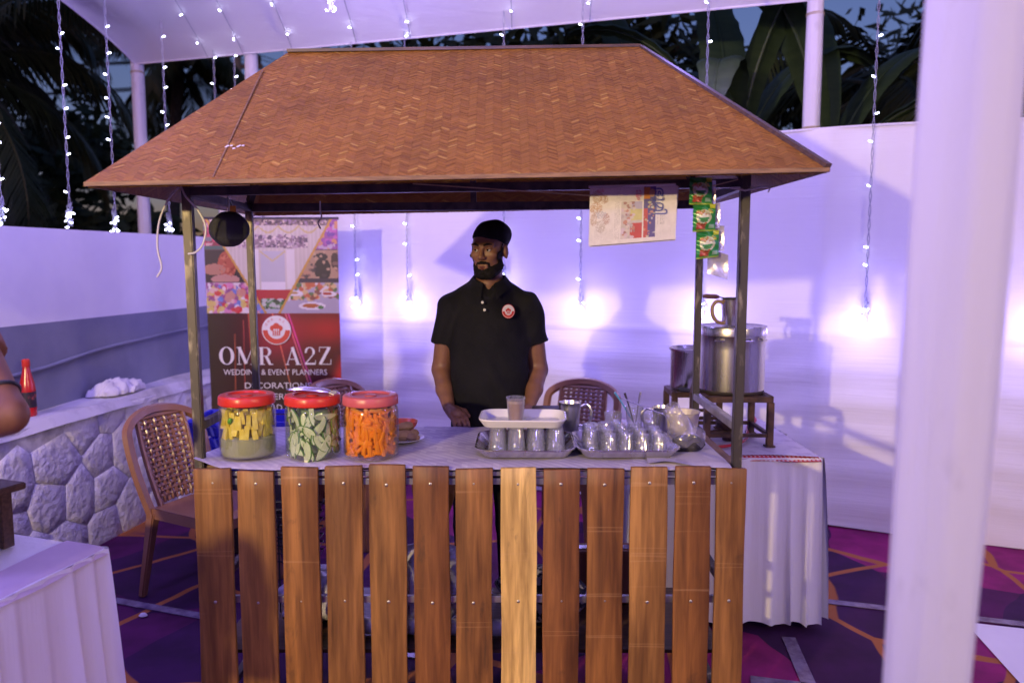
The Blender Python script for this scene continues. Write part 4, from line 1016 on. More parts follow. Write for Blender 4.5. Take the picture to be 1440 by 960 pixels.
MB().tube([(-.145, -.05, .012), (-.13, -.046, .013), (-.085, -.032, .010), (-.07, -.026, .008)], [.008, .011, .011, .007], 10).build('handle', M['brown_handle'], ss)
MB().tube([(-.075, -.028, .009), (-.04, -.015, .003), (.055, .02, .002)], .0032, 6).build('rod', M['frame_dark'], ss)
MB().lathe([(.046, .004), (.045, .0), (.036, -.022), (.015, -.036), (.001, -.038)], 28).build('mesh_cup', M['frame_dark'], ss, smooth=60)
stand('iron_burner_stand', 'iron burner stand holding the smaller steel vessel', .80, 1.02, 3.87, 4.08, .18)
VC = Vector((.915, 3.965, TS + .181))
t = thing('tea_vessel', 'smaller steel vessel with tap and black handle behind rear post', 'vessel', VC); r = .118
MB().lathe([(.001, 0), (r - .01, 0), (r, .012), (r, .19), (r + .010, .204), (r + .012, .208), (r + .006, .209), (r - .004, .19), (r - .004, .02), (.001, .012)], 48).build('vessel_body', M['steel_pot'], t, smooth=60)
MB().tube([(-.07, -.105, .02), (-.1, -.14, .02), (-.05, -.19, .02)], [.012, .012, .009], 8).build('tap_handle', M['black'], t)
MB().tube([(-.03, -.112, .03), (-.035, -.16, .03), (-.037, -.178, .01), (-.037, -.18, -.03)], [.011, .010, .010, .008], 10).build('tap', M['steel'], t)
MB().tube([(-.037, -.165, .035), (-.037, -.165, .06)], .006, 8).build('tap_key', M['brass'], t)
t = thing('gas_burner', 'cast iron gas burner with brass valve under the big pot', 'burner', (1.0, 3.61, TS))
MB().lathe([(.001, .1), (.05, .1), (.062, .085), (.055, .06), (.03, .05), (.03, 0), (.001, 0)], 24).build('burner_head', M['iron'], t)
MB().tube([(0, 0, .04), (-.12, -.06, .04), (-.2, -.12, .03)], .016, 10).build('mixing_tube', M['iron'], t)
MB().tube([(-.18, -.105, .032), (-.235, -.14, .03)], .02, 10).build('valve', M['brass'], t)
MB().lathe([(.016, -.01), (.02, -.006), (.02, .012), (.001, .014)], 12, (-.2, -.12, .05)).build('valve_knob', M['red_hose'], t)
o = MB().tube(cr([(.78, 3.52, TS + .012), (.9, 3.42, TS + .012), (1.06, 3.56, TS + .011), (1.16, 3.86, TS + .011), (1.24, 4.0, TS + .011), (1.262, 4.10, TS + .011)]), .007, 8).build('gas_hose', M['red_hose']); tag(o, 'red rubber gas hose running over the side table', 'hose')

# ================================================================ left draped table, stool, bottle, towel
tb = table('draped_table', 'white satin draped table with pink runner beside the stone plinth', (-1.176, 2.23), (-.94, .345), (-.22, -.976), 1.2, .75, .75, (-1.6, 1.9, 0))
e1, e2 = Vector((-.94, .345, 0)).normalized(), Vector((-.22, -.976, 0)).normalized(); C0 = Vector((-1.176, 2.23, .755))
m = MB(); m.grid(6, 20, lambda u, v: C0 + e1 * (-.012 + .16 * u) + e2 * (.0 + .76 * v) + Vector((0, 0, .003 + .002 * math.sin(v * 15) - (.02 if u == 0 else 0)))); tag(m.build('table_runner', M['runner']), 'dusty pink runner along the edge of draped table', 'runner')
SB = C0 + e1 * .285 + e2 * .10
t = thing('wooden_stand', 'small dark wooden stand on the draped table', 'stand', SB + Vector((0, 0, .0)))
Mz = Matrix.Rotation(math.atan2(-.345, .94), 3, 'Z')
for x in (0, -.34):
    for y in (0, -.24): MB().box(Mz @ Vector((x, y, .085)), (.036, .036, .165), Mz).build('leg', M['dark_wood'], t, bevel=.002)
MB().box(Mz @ Vector((-.16, -.12, .179)), (.42, .32, .02), Mz).build('top', M['dark_wood'], t, bevel=.003)
for y in (0, -.24): MB().box(Mz @ Vector((-.17, y, .07)), (.30, .02, .03), Mz).build('stretcher', M['dark_wood'], t, bevel=.002); MB().box(Mz @ Vector((-.17, y, .145)), (.30, .024, .045), Mz).build('apron', M['dark_wood'], t, bevel=.002)
bp = wp(.0, .10, .797)
t = thing('ketchup_bottle', 'red ketchup bottle with dark label standing on plaster ledge', 'bottle', bp)
MB().lathe([(.001, 0), (.035, 0), (.038, .006), (.038, .05), (.036, .09), (.038, .13), (.034, .165), (.02, .225), (.0165, .25), (.001, .25)], 28).build('bottle_body', M['ketchup'], t, smooth=60)
MB().lathe([(.0175, .25), (.019, .252), (.0185, .285), (.012, .29), (.001, .29)], 20).build('cap', M['red_lid'], t)
MB().lathe([(.0388, .045), (.0372, .09), (.0387, .125)], 28).build('bottle_label', M['bottle_label'], t, smooth=60)
rt = random.Random(9)
def towelf(P):
    x, y, z = P[..., 0], P[..., 1], P[..., 2]; d = s_ell(P, (0, 0, .012), (.17, .075, .05)); d = smin(d, s_cone(P, (-.15, .02, .015), (.1, -.02, .05), .03, .025), .04); d = smin(d, s_cone(P, (.02, .0, .05), (.17, -.07, .0), .03, .03), .04)
    d = d + .010 * np.sin(x * 50 + 9 * np.sin(y * 30)) * np.sin(y * 60 + z * 40 + 2) + .005 * np.sin(x * 110 + y * 70 + z * 80)
    return smax(d, -(z - .0), .004)
o = link_mesh('white_towel', sdf_mesh('white_towel', towelf, (-.24, -.14, -.01), (.24, .14, .12), .006), M['towel'], None, wp(.72, .10, .798), (0, 0, math.atan2(WD.y, WD.x) + R(180))); tag(o, 'crumpled white towel thrown on the plaster ledge', 'towel')

# ================================================================ brown plastic chairs
def chair_proto():
    t = thing('plastic_chair', 'x', 'chair', (0, 0, 0), 0, 'brown plastic chairs around the stall')
    m = MB()
    def seat(u, v):
        x = (u - .5) * (.43 - .03 * v); y = -.21 + .42 * v
        e = max(0, abs(u - .5) * 2 - .8) / .2
        return (x, y, .43 - .018 * math.sin(math.pi * v) * math.sin(math.pi * u) + .012 * e * v - .03 * (max(0, .12 - v) / .12) ** 2)
    m.grid(14, 14, seat)
    for s in (0, 1): m.grid(14, 1, (lambda s: (lambda u, v: (seat(s, u)[0] + (.004 if s else -.004), seat(s, u)[1], seat(s, u)[2] - .05 * v)))(s), flip=(s == 0))
    m.grid(14, 1, lambda u, v: (seat(u, 0)[0], seat(u, 0)[1] - .004, seat(u, 0)[2] - .045 * v), flip=True); m.grid(14, 1, lambda u, v: (seat(u, 1)[0], seat(u, 1)[1] + .002, seat(u, 1)[2] - .05 * v))
    m.build('seat', M['chair'], t, smooth=50)
    for sx in (-1, 1):
        for sy in (-1, 1):
            a = Vector((sx * .19, sy * .185, .42)); b = Vector((sx * .225, sy * .225 + (.02 if sy > 0 else 0), 0)); q = MB(); V = []
            for p, w in ((a, .05), (a.lerp(b, .5), .04), (b, .034)):
                V += [p + Vector((dx * w / 2, dy * w / 2, 0)) for dx, dy in ((-1, -1), (1, -1), (1, 1), (-1, 1))]
            q.add(V, [(i * 4 + k, i * 4 + (k + 1) % 4, i * 4 + 4 + (k + 1) % 4, i * 4 + 4 + k) for i in range(2) for k in range(4)] + [(8, 9, 10, 11), (3, 2, 1, 0)])
            q.build('leg', M['chair'], t, bevel=.006)
    def bp_(u, z):      # backrest surface: u in -1..1
        w = .2 + .03 * math.sin((z - .43) / .45 * 2.6); y = .19 + (z - .43) * .28 + .035 * (1 - u * u)
        return Vector((u * w, y, z))
    m = MB(); pts = []
    for k in range(12): pts.append(bp_(-1, .40 + .035 * k))
    for k in range(1, 16): a = math.pi - math.pi * k / 16; p = bp_(math.cos(a) * (1 if True else 1), .785 + .095 * math.sin(a)); pts.append(p)
    for k in range(12): pts.append(bp_(1, .40 + .035 * (11 - k)))
    V = []; n = len(pts)
    for i, p in enumerate(pts):
        tn = (pts[min(i + 1, n - 1)] - pts[max(i - 1, 0)]).normalized(); b = Vector((0, 1, -.28)).normalized(); s = tn.cross(b).normalized(); w, d = .026, .011
        V += [p + s * w + b * d, p + s * w * .6 - b * d, p - s * w * .6 - b * d, p - s * w + b * d]
    m.add(V, [(i * 4 + k, i * 4 + (k + 1) % 4, i * 4 + 4 + (k + 1) % 4, i * 4 + 4 + k) for i in range(n - 1) for k in range(4)]); m.build('back_frame', M['chair'], t, smooth=50)
    m = MB()
    def pw(z): return .56 + .06 * (z - .43) / .4
    for k in range(9):
        u = -.56 + .14 * k; m.tube([bp_(u * (1 + .1 * (z - .43)), z) + Vector((0, .004 * math.sin(z * 140 + k * math.pi), 0)) for z in [.44 + .4 * q / 28 - (.03 * abs(u) ** 2) for q in range(29)]], .011, 5)
    for k in range(17):
        z = .47 + .0235 * k; m.tube([bp_(-.62 + 1.24 * q / 18, z) + Vector((0, -.004 * math.cos(q * math.pi / 1.02 + k * math.pi), 0)) for q in range(19)], .0098, 5)
    for s in (-1, 1): m.tube([bp_(s * .63 * (1 + .08 * (z - .43)), z) for z in [.42 + .43 * q / 12 for q in range(13)]], .013, 6)
    m.build('woven_backrest', M['chair'], t, smooth=60)
    m = MB(); m.grid(10, 3, lambda u, v: bp_(-.66 + 1.32 * u, .835 + (.028 + .02 * math.sin(math.pi * u)) * v)); m.build('top_panel', M['chair'], t)
    return t
ch = chair_proto()
ch.location = (-1.44, 3.72, .0045); ch.scale = (.96, .96, .97); ch.rotation_euler = (0, 0, R(66)); ch['label'] = 'brown plastic chair with woven back beside the stone plinth'
copy_tree(ch, None, (-.83, 4.5, .0045), R(52), 'brown plastic chair behind the carrot jar near the cloth partition')
copy_tree(ch, None, (.30, 4.42, .0045), R(-24), 'brown plastic chair behind the man in the black polo shirt')

# ================================================================ crates and clutter behind and under the counter
t = thing('grey_carton', 'grey carton under the blue crate beside brown chair', 'carton', (-1.42, 4.34, .0045)); MB().box((0, 0, .225), (.50, .34, .45)).build('carton', M['frame_dark'], t, bevel=.006); MB().box((0, 0, .4515), (.05, .342, .002)).build('packing_tape', M['tape'], t)
t = thing('blue_crate', 'blue plastic crate on the grey carton behind pickle jars', 'crate', (-1.44, 4.34, .459))
cw_, cd_, chh = .58, .36, .27
MB().box((0, 0, .008), (cw_ - .02, cd_ - .02, .014)).build('base', M['blue_crate'], t)
for s in (-1, 1):
    for k in range(4):
        MB().box((0, s * (cd_ / 2 - .006), .03 + .062 * k), (cw_, .012, .046)).build('side_slat', M['blue_crate'], t, bevel=.002); MB().box((s * (cw_ / 2 - .006), 0, .03 + .062 * k), (.012, cd_ - .026, .046)).build('end_slat', M['blue_crate'], t, bevel=.002)
    MB().box((0, s * (cd_ / 2), chh - .012), (cw_ + .02, .022, .024)).build('rim', M['blue_crate'], t, bevel=.003); MB().box((s * (cw_ / 2), 0, chh - .012), (.022, cd_ - .024, .024)).build('rim', M['blue_crate'], t, bevel=.003)
    for q in (-1, 1): MB().box((s * (cw_ / 2 - .016), q * (cd_ / 2 - .016), chh / 2), (.03, .03, chh - .03)).build('corner_post', M['blue_crate'], t)
blob('plastic_sack', 'sack', 'pale crumpled plastic sack on stall shelf behind the sixth slat gap', 'sack', (-.30, 2.72, .308), (.16, .14, .14), 2, .3, 22)
blob('plastic_sack', 'sack', 'small pale plastic sack on the stall shelf near the left post', 'sack', (-.70, 2.74, .308), (.13, .13, .09), 5, .3, 22)
blob('cloth_bundle', 'patterned', 'black and white patterned cloth bundle behind the pale plank', 'cloth', (.10, 2.70, .308), (.15, .12, .10), 8, .25, 22)
blob('yellow_bag', 'yellow_bag', 'orange yellow cloth bag hanging below the counter behind slats', 'bag', (-.285, 2.98, .575), (.07, .035, .17), 6, .15, 18)
t = thing('brown_carton', 'reddish brown carton on the shelf behind the stall slats', 'carton', (.28, 3.0, .70)); MB().box((0, 0, .10), (.26, .1, .2)).build('carton', M['carton'], t, bevel=.004); MB().box((0, 0, .2015), (.262, .04, .002)).build('packing_tape', M['tape'], t)
t.location.z = .309; t.location.y = 2.90; t.location.x = .36
t = thing('wire_basket', 'black wire basket on the shelf behind the left slats', 'basket', (-.82, 2.9, .42))
for k in range(7): MB().tube([(-.11, -.08, .03 * k), (.11, -.08, .03 * k), (.11, .05, .03 * k), (-.11, .05, .03 * k)], .003, 5, close=True).build('hoop', M['black'], t)
t.location = (-.82, 2.86, .5)
for k in range(6): MB().tube([(-.1 + .04 * k, -.08, -.19), (-.1 + .04 * k, -.08, .19)], .003, 5).build('upright', M['black'], t)
o = MB().tube([(-.62, 2.62, .338), (-.02, 2.60, .338)], .028, 14).build('plastic_pipe', M['white_pipe']); tag(o, 'white plastic pipe lying on the shelf behind the slats', 'pipe')

# ================================================================ things hung from the stall roof
sp = thing('speaker', 'black rounded loudspeaker hung under the roof near the rear post', 'speaker', (-.965, 2.74, 1.685))
def spf(P):
    x, y, z = P[..., 0], P[..., 1], P[..., 2]; q = np.stack([np.abs(x) - .038, np.abs(y) - .05, np.abs(z) - .032], -1)
    d = np.sqrt((np.maximum(q, 0) ** 2).sum(-1)) + np.minimum(q.max(-1), 0) - .026
    return smax(d, np.abs(x) * .72 + np.abs(z) * .72 - .060, .012)
link_mesh('cabinet', sdf_mesh('speaker_cabinet', spf, (-.08, -.09, -.08), (.08, .09, .08), .0045), M['rubber'], sp, (0, 0, 0), (0, 0, R(22)))
gme2 = MB(); gme2.prism(rrect(.075, .06, .014), 0, .003, Matrix.Rotation(R(90), 4, 'X')); gr_ = gme2.build('grille', M['black'], sp, loc=(.029, -.0715, -.004), rot=(0, 0, R(22)), bevel=.001)
MB().box((.012, -.0775, -.012), (.014, .001, .003), Matrix.Rotation(R(22), 3, 'Z')).build('badge', M['screw'], sp)
MB().tube([(0, 0, .055), (.004, .0, .08), (0, 0, .11)], .0025, 6).build('hanging_cord', M['cable'], sp)
MB().box((.03, -.04, .062), (.02, .003, .03)).build('orange_tag', M['orange_tag'], sp); MB().tube([(.03, -.04, .077), (.01, 0, .1)], .0015, 5).build('tag_string', M['cable'], sp)
o = MB().tube(cr([(-1.01, 2.45, 1.80), (-1.03, 2.43, 1.77), (-1.06, 2.42, 1.70), (-1.07, 2.42, 1.62), (-1.06, 2.42, 1.56), (-1.075, 2.42, 1.53)]), .003, 6).build('white_cable', M['cable']); tag(o, 'loose white cable end dangling beside the front post', 'cable')
o = MB().tube(cr([(-1.005, 2.452, 1.805), (-.985, 2.44, 1.77), (-.95, 2.44, 1.73), (-.93, 2.44, 1.68), (-.94, 2.44, 1.63), (-.965, 2.445, 1.605), (-.99, 2.45, 1.60)]), .003, 6).build('white_cable', M['cable']); tag(o, 'white cable looped round the top of the front post', 'cable')
o = MB().tube([(-.70, 2.94, 1.795), (-.70, 2.94, 1.76), (-.695, 2.94, 1.74), (-.71, 2.94, 1.715), (-.70, 2.94, 1.695)], .003, 6).build('wire_hook', M['cable']); tag(o, 'bent wire hook hanging from the roof frame above the banner', 'hook')
o = MB().tube([(.69, 2.45, 1.80), (.66, 2.43, 1.797), (.70, 2.425, 1.789), (.75, 2.43, 1.80), (.78, 2.44, 1.80), (.775, 2.44, 1.785)], .003, 6).build('white_cable', M['cable']); tag(o, 'white cable tied round the post top by the sachets', 'cable')
TW = [(-.28, 2.28, 1.795), (.05, 2.33, 1.778), (.24, 2.36, 1.768), (.36, 2.365, 1.771), (.475, 2.37, 1.777), (.56, 2.37, 1.79), (.66, 2.36, 1.815)]
o = MB().tube(TW, .0016, 5).build('twine_line', M['twine']); tag(o, 'thin twine line strung under the front eave', 'twine')
# ================================================================ printed things: banner, newspaper, sachets
def print_sheet(name, mat, parent, nu, nv, posfn, colours, loc=None):
    U, V = np.meshgrid(np.linspace(0, 1, nu + 1), np.linspace(0, 1, nv + 1)); P = posfn(U, V).reshape(-1, 3)
    me = bpy.data.meshes.new(name); I = np.arange((nu + 1) * (nv + 1)).reshape(nv + 1, nu + 1)
    F = np.stack([I[:-1, :-1], I[:-1, 1:], I[1:, 1:], I[1:, :-1]], -1).reshape(-1, 4)
    me.from_pydata(P.tolist(), [], F.tolist()); me.update()
    at = me.color_attributes.new('tint', 'FLOAT_COLOR', 'CORNER'); c = np.ones((nu * nv, 4, 4), np.float32); c[:, :, :3] = colours.reshape(-1, 1, 3)
    at.data.foreach_set('color', c.ravel()); me.polygons.foreach_set('use_smooth', [True] * len(me.polygons))
    return link_mesh(name, me, mat, parent, loc)
class Pic:
    def __init__(s, x0, x1, y0, y1, nx, ny, seed):
        s.nx, s.ny = nx, ny; s.X, s.Y = np.meshgrid(np.linspace(x0, x1, nx), np.linspace(y1, y0, ny)); s.c = np.ones((ny, nx, 3)) * .5; s.r = np.random.default_rng(seed)
    def put(s, mask, col, a=1.0): s.c[mask] = s.c[mask] * (1 - a) + np.array(col) * a
    def rect(s, x0, y0, x1, y1): return (s.X >= x0) & (s.X < x1) & (s.Y >= y0) & (s.Y < y1)
    def ell(s, x, y, rx, ry): return ((s.X - x) / rx) ** 2 + ((s.Y - y) / ry) ** 2 < 1
    def side(s, a, b): return (b[0] - a[0]) * (s.Y - a[1]) - (b[1] - a[1]) * (s.X - a[0])
    def poly(s, pts):
        m = np.ones_like(s.X, bool)
        for i in range(len(pts)): m &= s.side(pts[i], pts[(i + 1) % len(pts)]) >= 0
        return m
    def dots(s, mask, n, box, rad, cols, a=.9):
        for k in range(n):
            x = s.r.uniform(box[0], box[2]); y = s.r.uniform(box[1], box[3]); q = s.r.uniform(rad * .5, rad)
            s.put(mask & s.ell(x, y, q * s.r.uniform(.7, 1.5), q), cols[s.r.integers(len(cols))], a)
bx0, bx1, by0, by1 = 288., 474., 308., 712.
pc = Pic(bx0, bx1, by0, by1, 150, 326, 5)
X_, Y_ = pc.X, pc.Y
# red ground below the pictures: darker at the left, brighter glow at centre and right, light streaks as printed
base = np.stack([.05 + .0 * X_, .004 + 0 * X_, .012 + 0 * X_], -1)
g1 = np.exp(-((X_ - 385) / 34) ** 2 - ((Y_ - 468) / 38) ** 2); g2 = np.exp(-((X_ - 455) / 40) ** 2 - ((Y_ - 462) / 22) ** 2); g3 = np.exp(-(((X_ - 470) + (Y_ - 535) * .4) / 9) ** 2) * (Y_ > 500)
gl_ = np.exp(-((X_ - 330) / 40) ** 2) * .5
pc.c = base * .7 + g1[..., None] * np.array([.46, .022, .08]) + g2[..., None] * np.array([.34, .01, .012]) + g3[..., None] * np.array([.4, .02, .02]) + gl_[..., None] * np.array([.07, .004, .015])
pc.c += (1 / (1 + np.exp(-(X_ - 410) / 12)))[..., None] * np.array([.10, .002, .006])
for (xa, ya, xb, yb, w, col) in ((402, 440, 432, 545, 1.0, (.5, .1, .4)), (398, 440, 428, 545, .8, (.6, .25, .3)), (380, 440, 402, 545, .8, (.6, .25, .12)), (346, 440, 350, 545, 1.2, (.45, .16, .06)), (325, 470, 322, 560, .8, (.4, .15, .06)), (338, 450, 336, 560, .7, (.4, .12, .08))):
    d = np.abs(pc.side((xa, ya), (xb, yb))) / math.hypot(xb - xa, yb - ya); pc.c += np.exp(-(d / w) ** 2)[..., None] * np.array(col) * ((Y_ > ya) & (Y_ < yb))[..., None]
top = Y_ < 440
LF = (pc.side((292, 308), (371, 440)) > 0) & top; RT = (pc.side((465, 308), (390, 440)) < 0) & top; CT = top & ~LF & ~RT
# stage with drapes
pc.put(CT, (.62, .58, .5)); pc.put(CT & (np.sin(X_ * 1.1) > .3), (.7, .66, .6), .6); pc.put(CT & (Y_ < 316), (.28, .22, .2)); pc.dots(CT & (Y_ < 317), 160, (290, 308, 466, 317), 2.2, [(.7, .6, .5), (.12, .08, .12), (.4, .3, .4)])
for cx in (322, 350, 378, 406, 434): pc.put(CT & (np.abs(Y_ - (317 + 9 * np.cos((X_ - cx) / 14 * math.pi / 2))) < 1.6) & (np.abs(X_ - cx) < 14), (.6, .52, .22), .8)
pc.put(CT & pc.rect(340, 331, 428, 347), (.3, .24, .26)); pc.dots(CT & pc.rect(335, 329, 432, 349), 260, (335, 330, 431, 348), 2.4, [(.55, .45, .5), (.14, .1, .16), (.35, .25, .3), (.75, .68, .6)])
pc.put(CT & pc.rect(352, 350, 364, 405), (.74, .72, .68)); pc.put(CT & pc.rect(402, 350, 414, 405), (.74, .72, .68)); pc.put(CT & pc.rect(366, 352, 400, 396), (.55, .55, .58)); pc.put(CT & pc.rect(366, 396, 400, 407), (.75, .73, .75))
for cx in (370, 396): pc.put(CT & (np.abs(Y_ - (352 + 14 * (1 - np.abs(X_ - 383) / 18))) < 1.5) & (np.abs(X_ - 383) < 18), (.62, .55, .3), .7)
pc.put(CT & (Y_ > 407), (.5, .03, .07)); pc.dots(CT & (Y_ > 419), 120, (365, 420, 398, 437), 3, [(.08, .22, .07), (.2, .4, .2), (.6, .62, .6), (.05, .1, .05)]); pc.put(CT & (Y_ > 434), (.5, .52, .6))
# side pictures
tl = LF & (Y_ < 350); pc.put(tl, (.55, .1, .2)); pc.dots(tl, 70, (283, 308, 325, 350), 4, [(.7, .12, .2), (.3, .05, .1), (.65, .5, .45), (.25, .3, .3)]); pc.put(tl & (Y_ > 345), (.12, .2, .18))
ml = LF & (Y_ >= 350) & (Y_ < 396); pc.put(ml, (.06, .035, .05)); pc.put(ml & pc.ell(318, 372, 13, 20), (.48, .14, .09)); pc.put(ml & pc.ell(300, 378, 16, 8), (.5, .28, .2)); pc.put(ml & pc.ell(315, 392, 20, 7), (.55, .33, .27)); pc.dots(ml & pc.ell(319, 372, 12, 18), 40, (306, 355, 331, 390), 2, [(.6, .25, .15), (.32, .05, .04)])
bl_ = LF & (Y_ >= 396); pc.put(bl_, (.6, .45, .5)); pc.dots(bl_, 240, (286, 397, 372, 440), 5, [(.65, .06, .08), (.75, .55, .5), (.2, .3, .65), (.7, .6, .2), (.7, .3, .5), (.8, .75, .75), (.35, .12, .3)]); pc.dots(bl_, 7, (310, 408, 350, 430), 6, [(.62, .36, .28)]); pc.put(LF & (np.abs(Y_ - 396) < .9), (.15, .1, .12))
tr_ = RT & (Y_ < 350); pc.put(tr_, (.4, .15, .4)); pc.dots(tr_, 60, (440, 308, 474, 350), 4, [(.6, .2, .5), (.25, .1, .4), (.7, .4, .2), (.6, .5, .6)])
mr_ = RT & (Y_ >= 350) & (Y_ < 396); pc.put(mr_, (.5, .36, .24)); pc.put(mr_ & pc.ell(452, 378, 12, 16), (.05, .04, .05)); pc.put(mr_ & pc.ell(450, 360, 10, 5), (.06, .05, .06)); pc.put(mr_ & pc.ell(425, 386, 11, 7), (.55, .34, .22)); pc.put(mr_ & pc.ell(470, 366, 6, 12), (.1, .06, .06)); pc.dots(mr_, 40, (420, 352, 474, 394), 3, [(.1, .08, .09), (.6, .45, .3), (.3, .2, .16)]); pc.put(mr_ & (Y_ > 391), (.08, .06, .1))
br_ = RT & (Y_ >= 396); pc.put(br_, (.5, .47, .55)); pc.dots(br_, 110, (400, 397, 474, 420), 4, [(.15, .25, .1), (.6, .2, .1), (.7, .55, .3), (.75, .72, .72), (.3, .12, .1)])
for x, y, rx, ry, ic in ((436, 430, 19, 5.5, (.5, .2, .08)), (412, 412, 12, 3.5, (.55, .4, .2)), (460, 413, 11, 4, (.5, .12, .08))): pc.put(br_ & pc.ell(x, y, rx, ry), (.78, .76, .78)); pc.put(br_ & pc.ell(x - 2, y - .5, rx * .6, ry * .6), ic)
pc.put(br_ & pc.ell(448, 432, 4, 2.5), (.12, .3, .08)); pc.put(RT & (np.abs(Y_ - 396) < .8), (.15, .1, .12)); pc.put(RT & (np.abs(Y_ - 350) < .8), (.15, .1, .12)); pc.put(LF & (np.abs(Y_ - 350) < .8), (.15, .1, .12))
for a, b in (((292, 308), (371, 440)), ((465, 308), (390, 440))):
    d = np.abs(pc.side(a, b)) / math.hypot(b[0] - a[0], b[1] - a[1]); pc.put(top & (d < 1.5), (.62, .4, .1))
BS = 1 / 219.
bn = thing('banner', 'roll up vinyl banner reading OMR A2Z with event photographs', 'banner', (-1.53, 5.1, .0045))
def bpos(U, V):
    return np.stack([(U - .5) * .85, .012 * np.sin(U * 9 + .4) * (1 - V * .6) + .01 * np.sin(V * 5) + 0 * U, .02 + V * 1.815], -1)
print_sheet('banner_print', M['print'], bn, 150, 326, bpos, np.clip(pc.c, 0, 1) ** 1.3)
def bl_xy(px, py): return ((px - 381) * BS, .02 + 1.815 * (by1 - py) / (by1 - by0))
def byoff(x, z): u = x / .85 + .5; v = (z - .02) / 1.815; return .012 * math.sin(u * 9 + .4) * (1 - v * .6) + .01 * math.sin(v * 5)
def flat(me, name, mat, parent, px, py, dy=-.003):
    x, z = bl_xy(px, py); o = link_mesh(name, me, mat, parent, (x, byoff(x, z) + dy - .006, z), (R(90), 0, 0)); return o
MB().box((0, .0, .008), (.88, .12, .016)).build('foot', M['frame_dark'], bn); MB().tube([(-.43, 0, 1.84), (.43, 0, 1.84)], .009, 8).build('top_bar', M['frame_dark'], bn); MB().tube([(0, .03, .01), (0, .03, 1.84)], .008, 8).build('support_pole', M['rail'], bn)
# serif capitals with thick and thin strokes, drawn as thin plates
def ring(m, cx, cy, rx, ry, tx, ty, a0=0, a1=360, n=40, z=0):
    V = []; F = []; st_ = n if (a1 - a0) < 360 else n
    for k in range(st_ + 1):
        a = R(a0 + (a1 - a0) * k / st_); V += [(cx + rx * math.cos(a), cy + ry * math.sin(a), z), (cx + (rx - tx) * math.cos(a), cy + (ry - ty) * math.sin(a), z)]
    for k in range(st_): F.append((2 * k, 2 * k + 2, 2 * k + 3, 2 * k + 1))
    m.add(V, F)
def stroke(m, pts, z): m.add([(x, y, z) for x, y in pts], [tuple(range(len(pts)))])
def bar(m, x0, y0, x1, y1, w, z):
    d = Vector((x1 - x0, y1 - y0)); nn = Vector((-d.y, d.x)).normalized() * w / 2; stroke(m, [(x0 + nn.x, y0 + nn.y), (x0 - nn.x, y0 - nn.y), (x1 - nn.x, y1 - nn.y), (x1 + nn.x, y1 + nn.y)], z)
def serif_letter(ch_):
    m = MB(); T, t_ = .17, .045; e = .0004
    if ch_ == 'O': ring(m, .42, .5, .42, .51, .19, .045); return m, .84
    if ch_ == 'M':
        bar(m, .12, 0, .12, 1, t_, 0); bar(m, .9, 0, .9, 1, T, e); bar(m, .13, 1, .5, .05, T, 2 * e); bar(m, .5, .05, .88, 1, t_, 3 * e)
        for x, w in ((.12, .26), (.9, .34)): bar(m, x - w / 2, .02, x + w / 2, .02, .04, 4 * e)
        bar(m, 0, .98, .25, .98, .04, 4 * e); bar(m, .8, .98, 1.07, .98, .04, 4 * e); return m, 1.07
    if ch_ == 'R':
        bar(m, .17, 0, .17, 1, T, 0); bar(m, 0, .02, .34, .02, .04, e); bar(m, 0, .98, .42, .98, .04, e); bar(m, .17, .5, .45, .5, .04, e); ring(m, .42, .74, .28, .26, .16, .045, -90, 90, 20, 2 * e)
        bar(m, .42, .5, .62, .06, T * .9, 3 * e); bar(m, .56, .03, .8, .03, .06, 4 * e); return m, .8
    if ch_ == 'A':
        bar(m, .1, 0, .44, 1, t_, 0); bar(m, .42, 1, .74, 0, T, e); bar(m, .2, .32, .62, .32, .04, 2 * e)
        bar(m, 0, .02, .22, .02, .04, 3 * e); bar(m, .6, .02, .92, .02, .04, 3 * e); return m, .92
    if ch_ == '2':
        ring(m, .32, .72, .29, .28, .14, .05, -35, 165, 24, 0); bar(m, .5, .56, .06, .06, .06, e); bar(m, .04, .05, .62, .05, .1, 2 * e); bar(m, .62, .02, .64, .25, .035, 3 * e); ring(m, .1, .72, .06, .06, .06, .06, 0, 360, 14, 4 * e); return m, .66
    if ch_ == 'Z':
        bar(m, .08, 0.03, .62, .97, T, 0); bar(m, .04, .98, .7, .98, .04, e); bar(m, .0, .02, .7, .02, .04, e); bar(m, .06, .98, .04, .72, .04, 2 * e); bar(m, .69, .02, .71, .3, .04, 2 * e); return m, .72
x = 302.; H_ = 25.
wd = {'O': 24, 'M': 30, 'R': 23, ' ': 12, 'A': 25, '2': 19, 'Z': 20}
for ch_ in 'OMR A2Z':
    if ch_ != ' ':
        m, w = serif_letter(ch_); me = m.mesh('letter', 0); sx = (wd[ch_] - 2.5) * BS / w
        o = flat(me, 'letter', M['letter_white'], bn, x, 514.5); o.scale = (sx, H_ * BS, 1)
    x += wd[ch_] + 1.3
def label_text(txt, px, py, hpx, wpx, name='lettering'):
    me = text_mesh(txt, 1.0, 0); xs = [v.co.x for v in me.vertices]; ys = [v.co.y for v in me.vertices]; w = max(xs) - min(xs); h = max(ys) - min(ys)
    o = flat(me, name, M['letter_white'], bn, px, py); o.scale = (wpx * BS / w, hpx * BS / h, 1); return o
label_text('WEDDING & EVENT PLANNERS', 382, 525.5, 8, 146); label_text('DECORATIONS', 385, 545, 8.5, 94); label_text('CATERING', 384, 561, 8.5, 70); label_text('D', 386, 577, 8.5, 7.5)
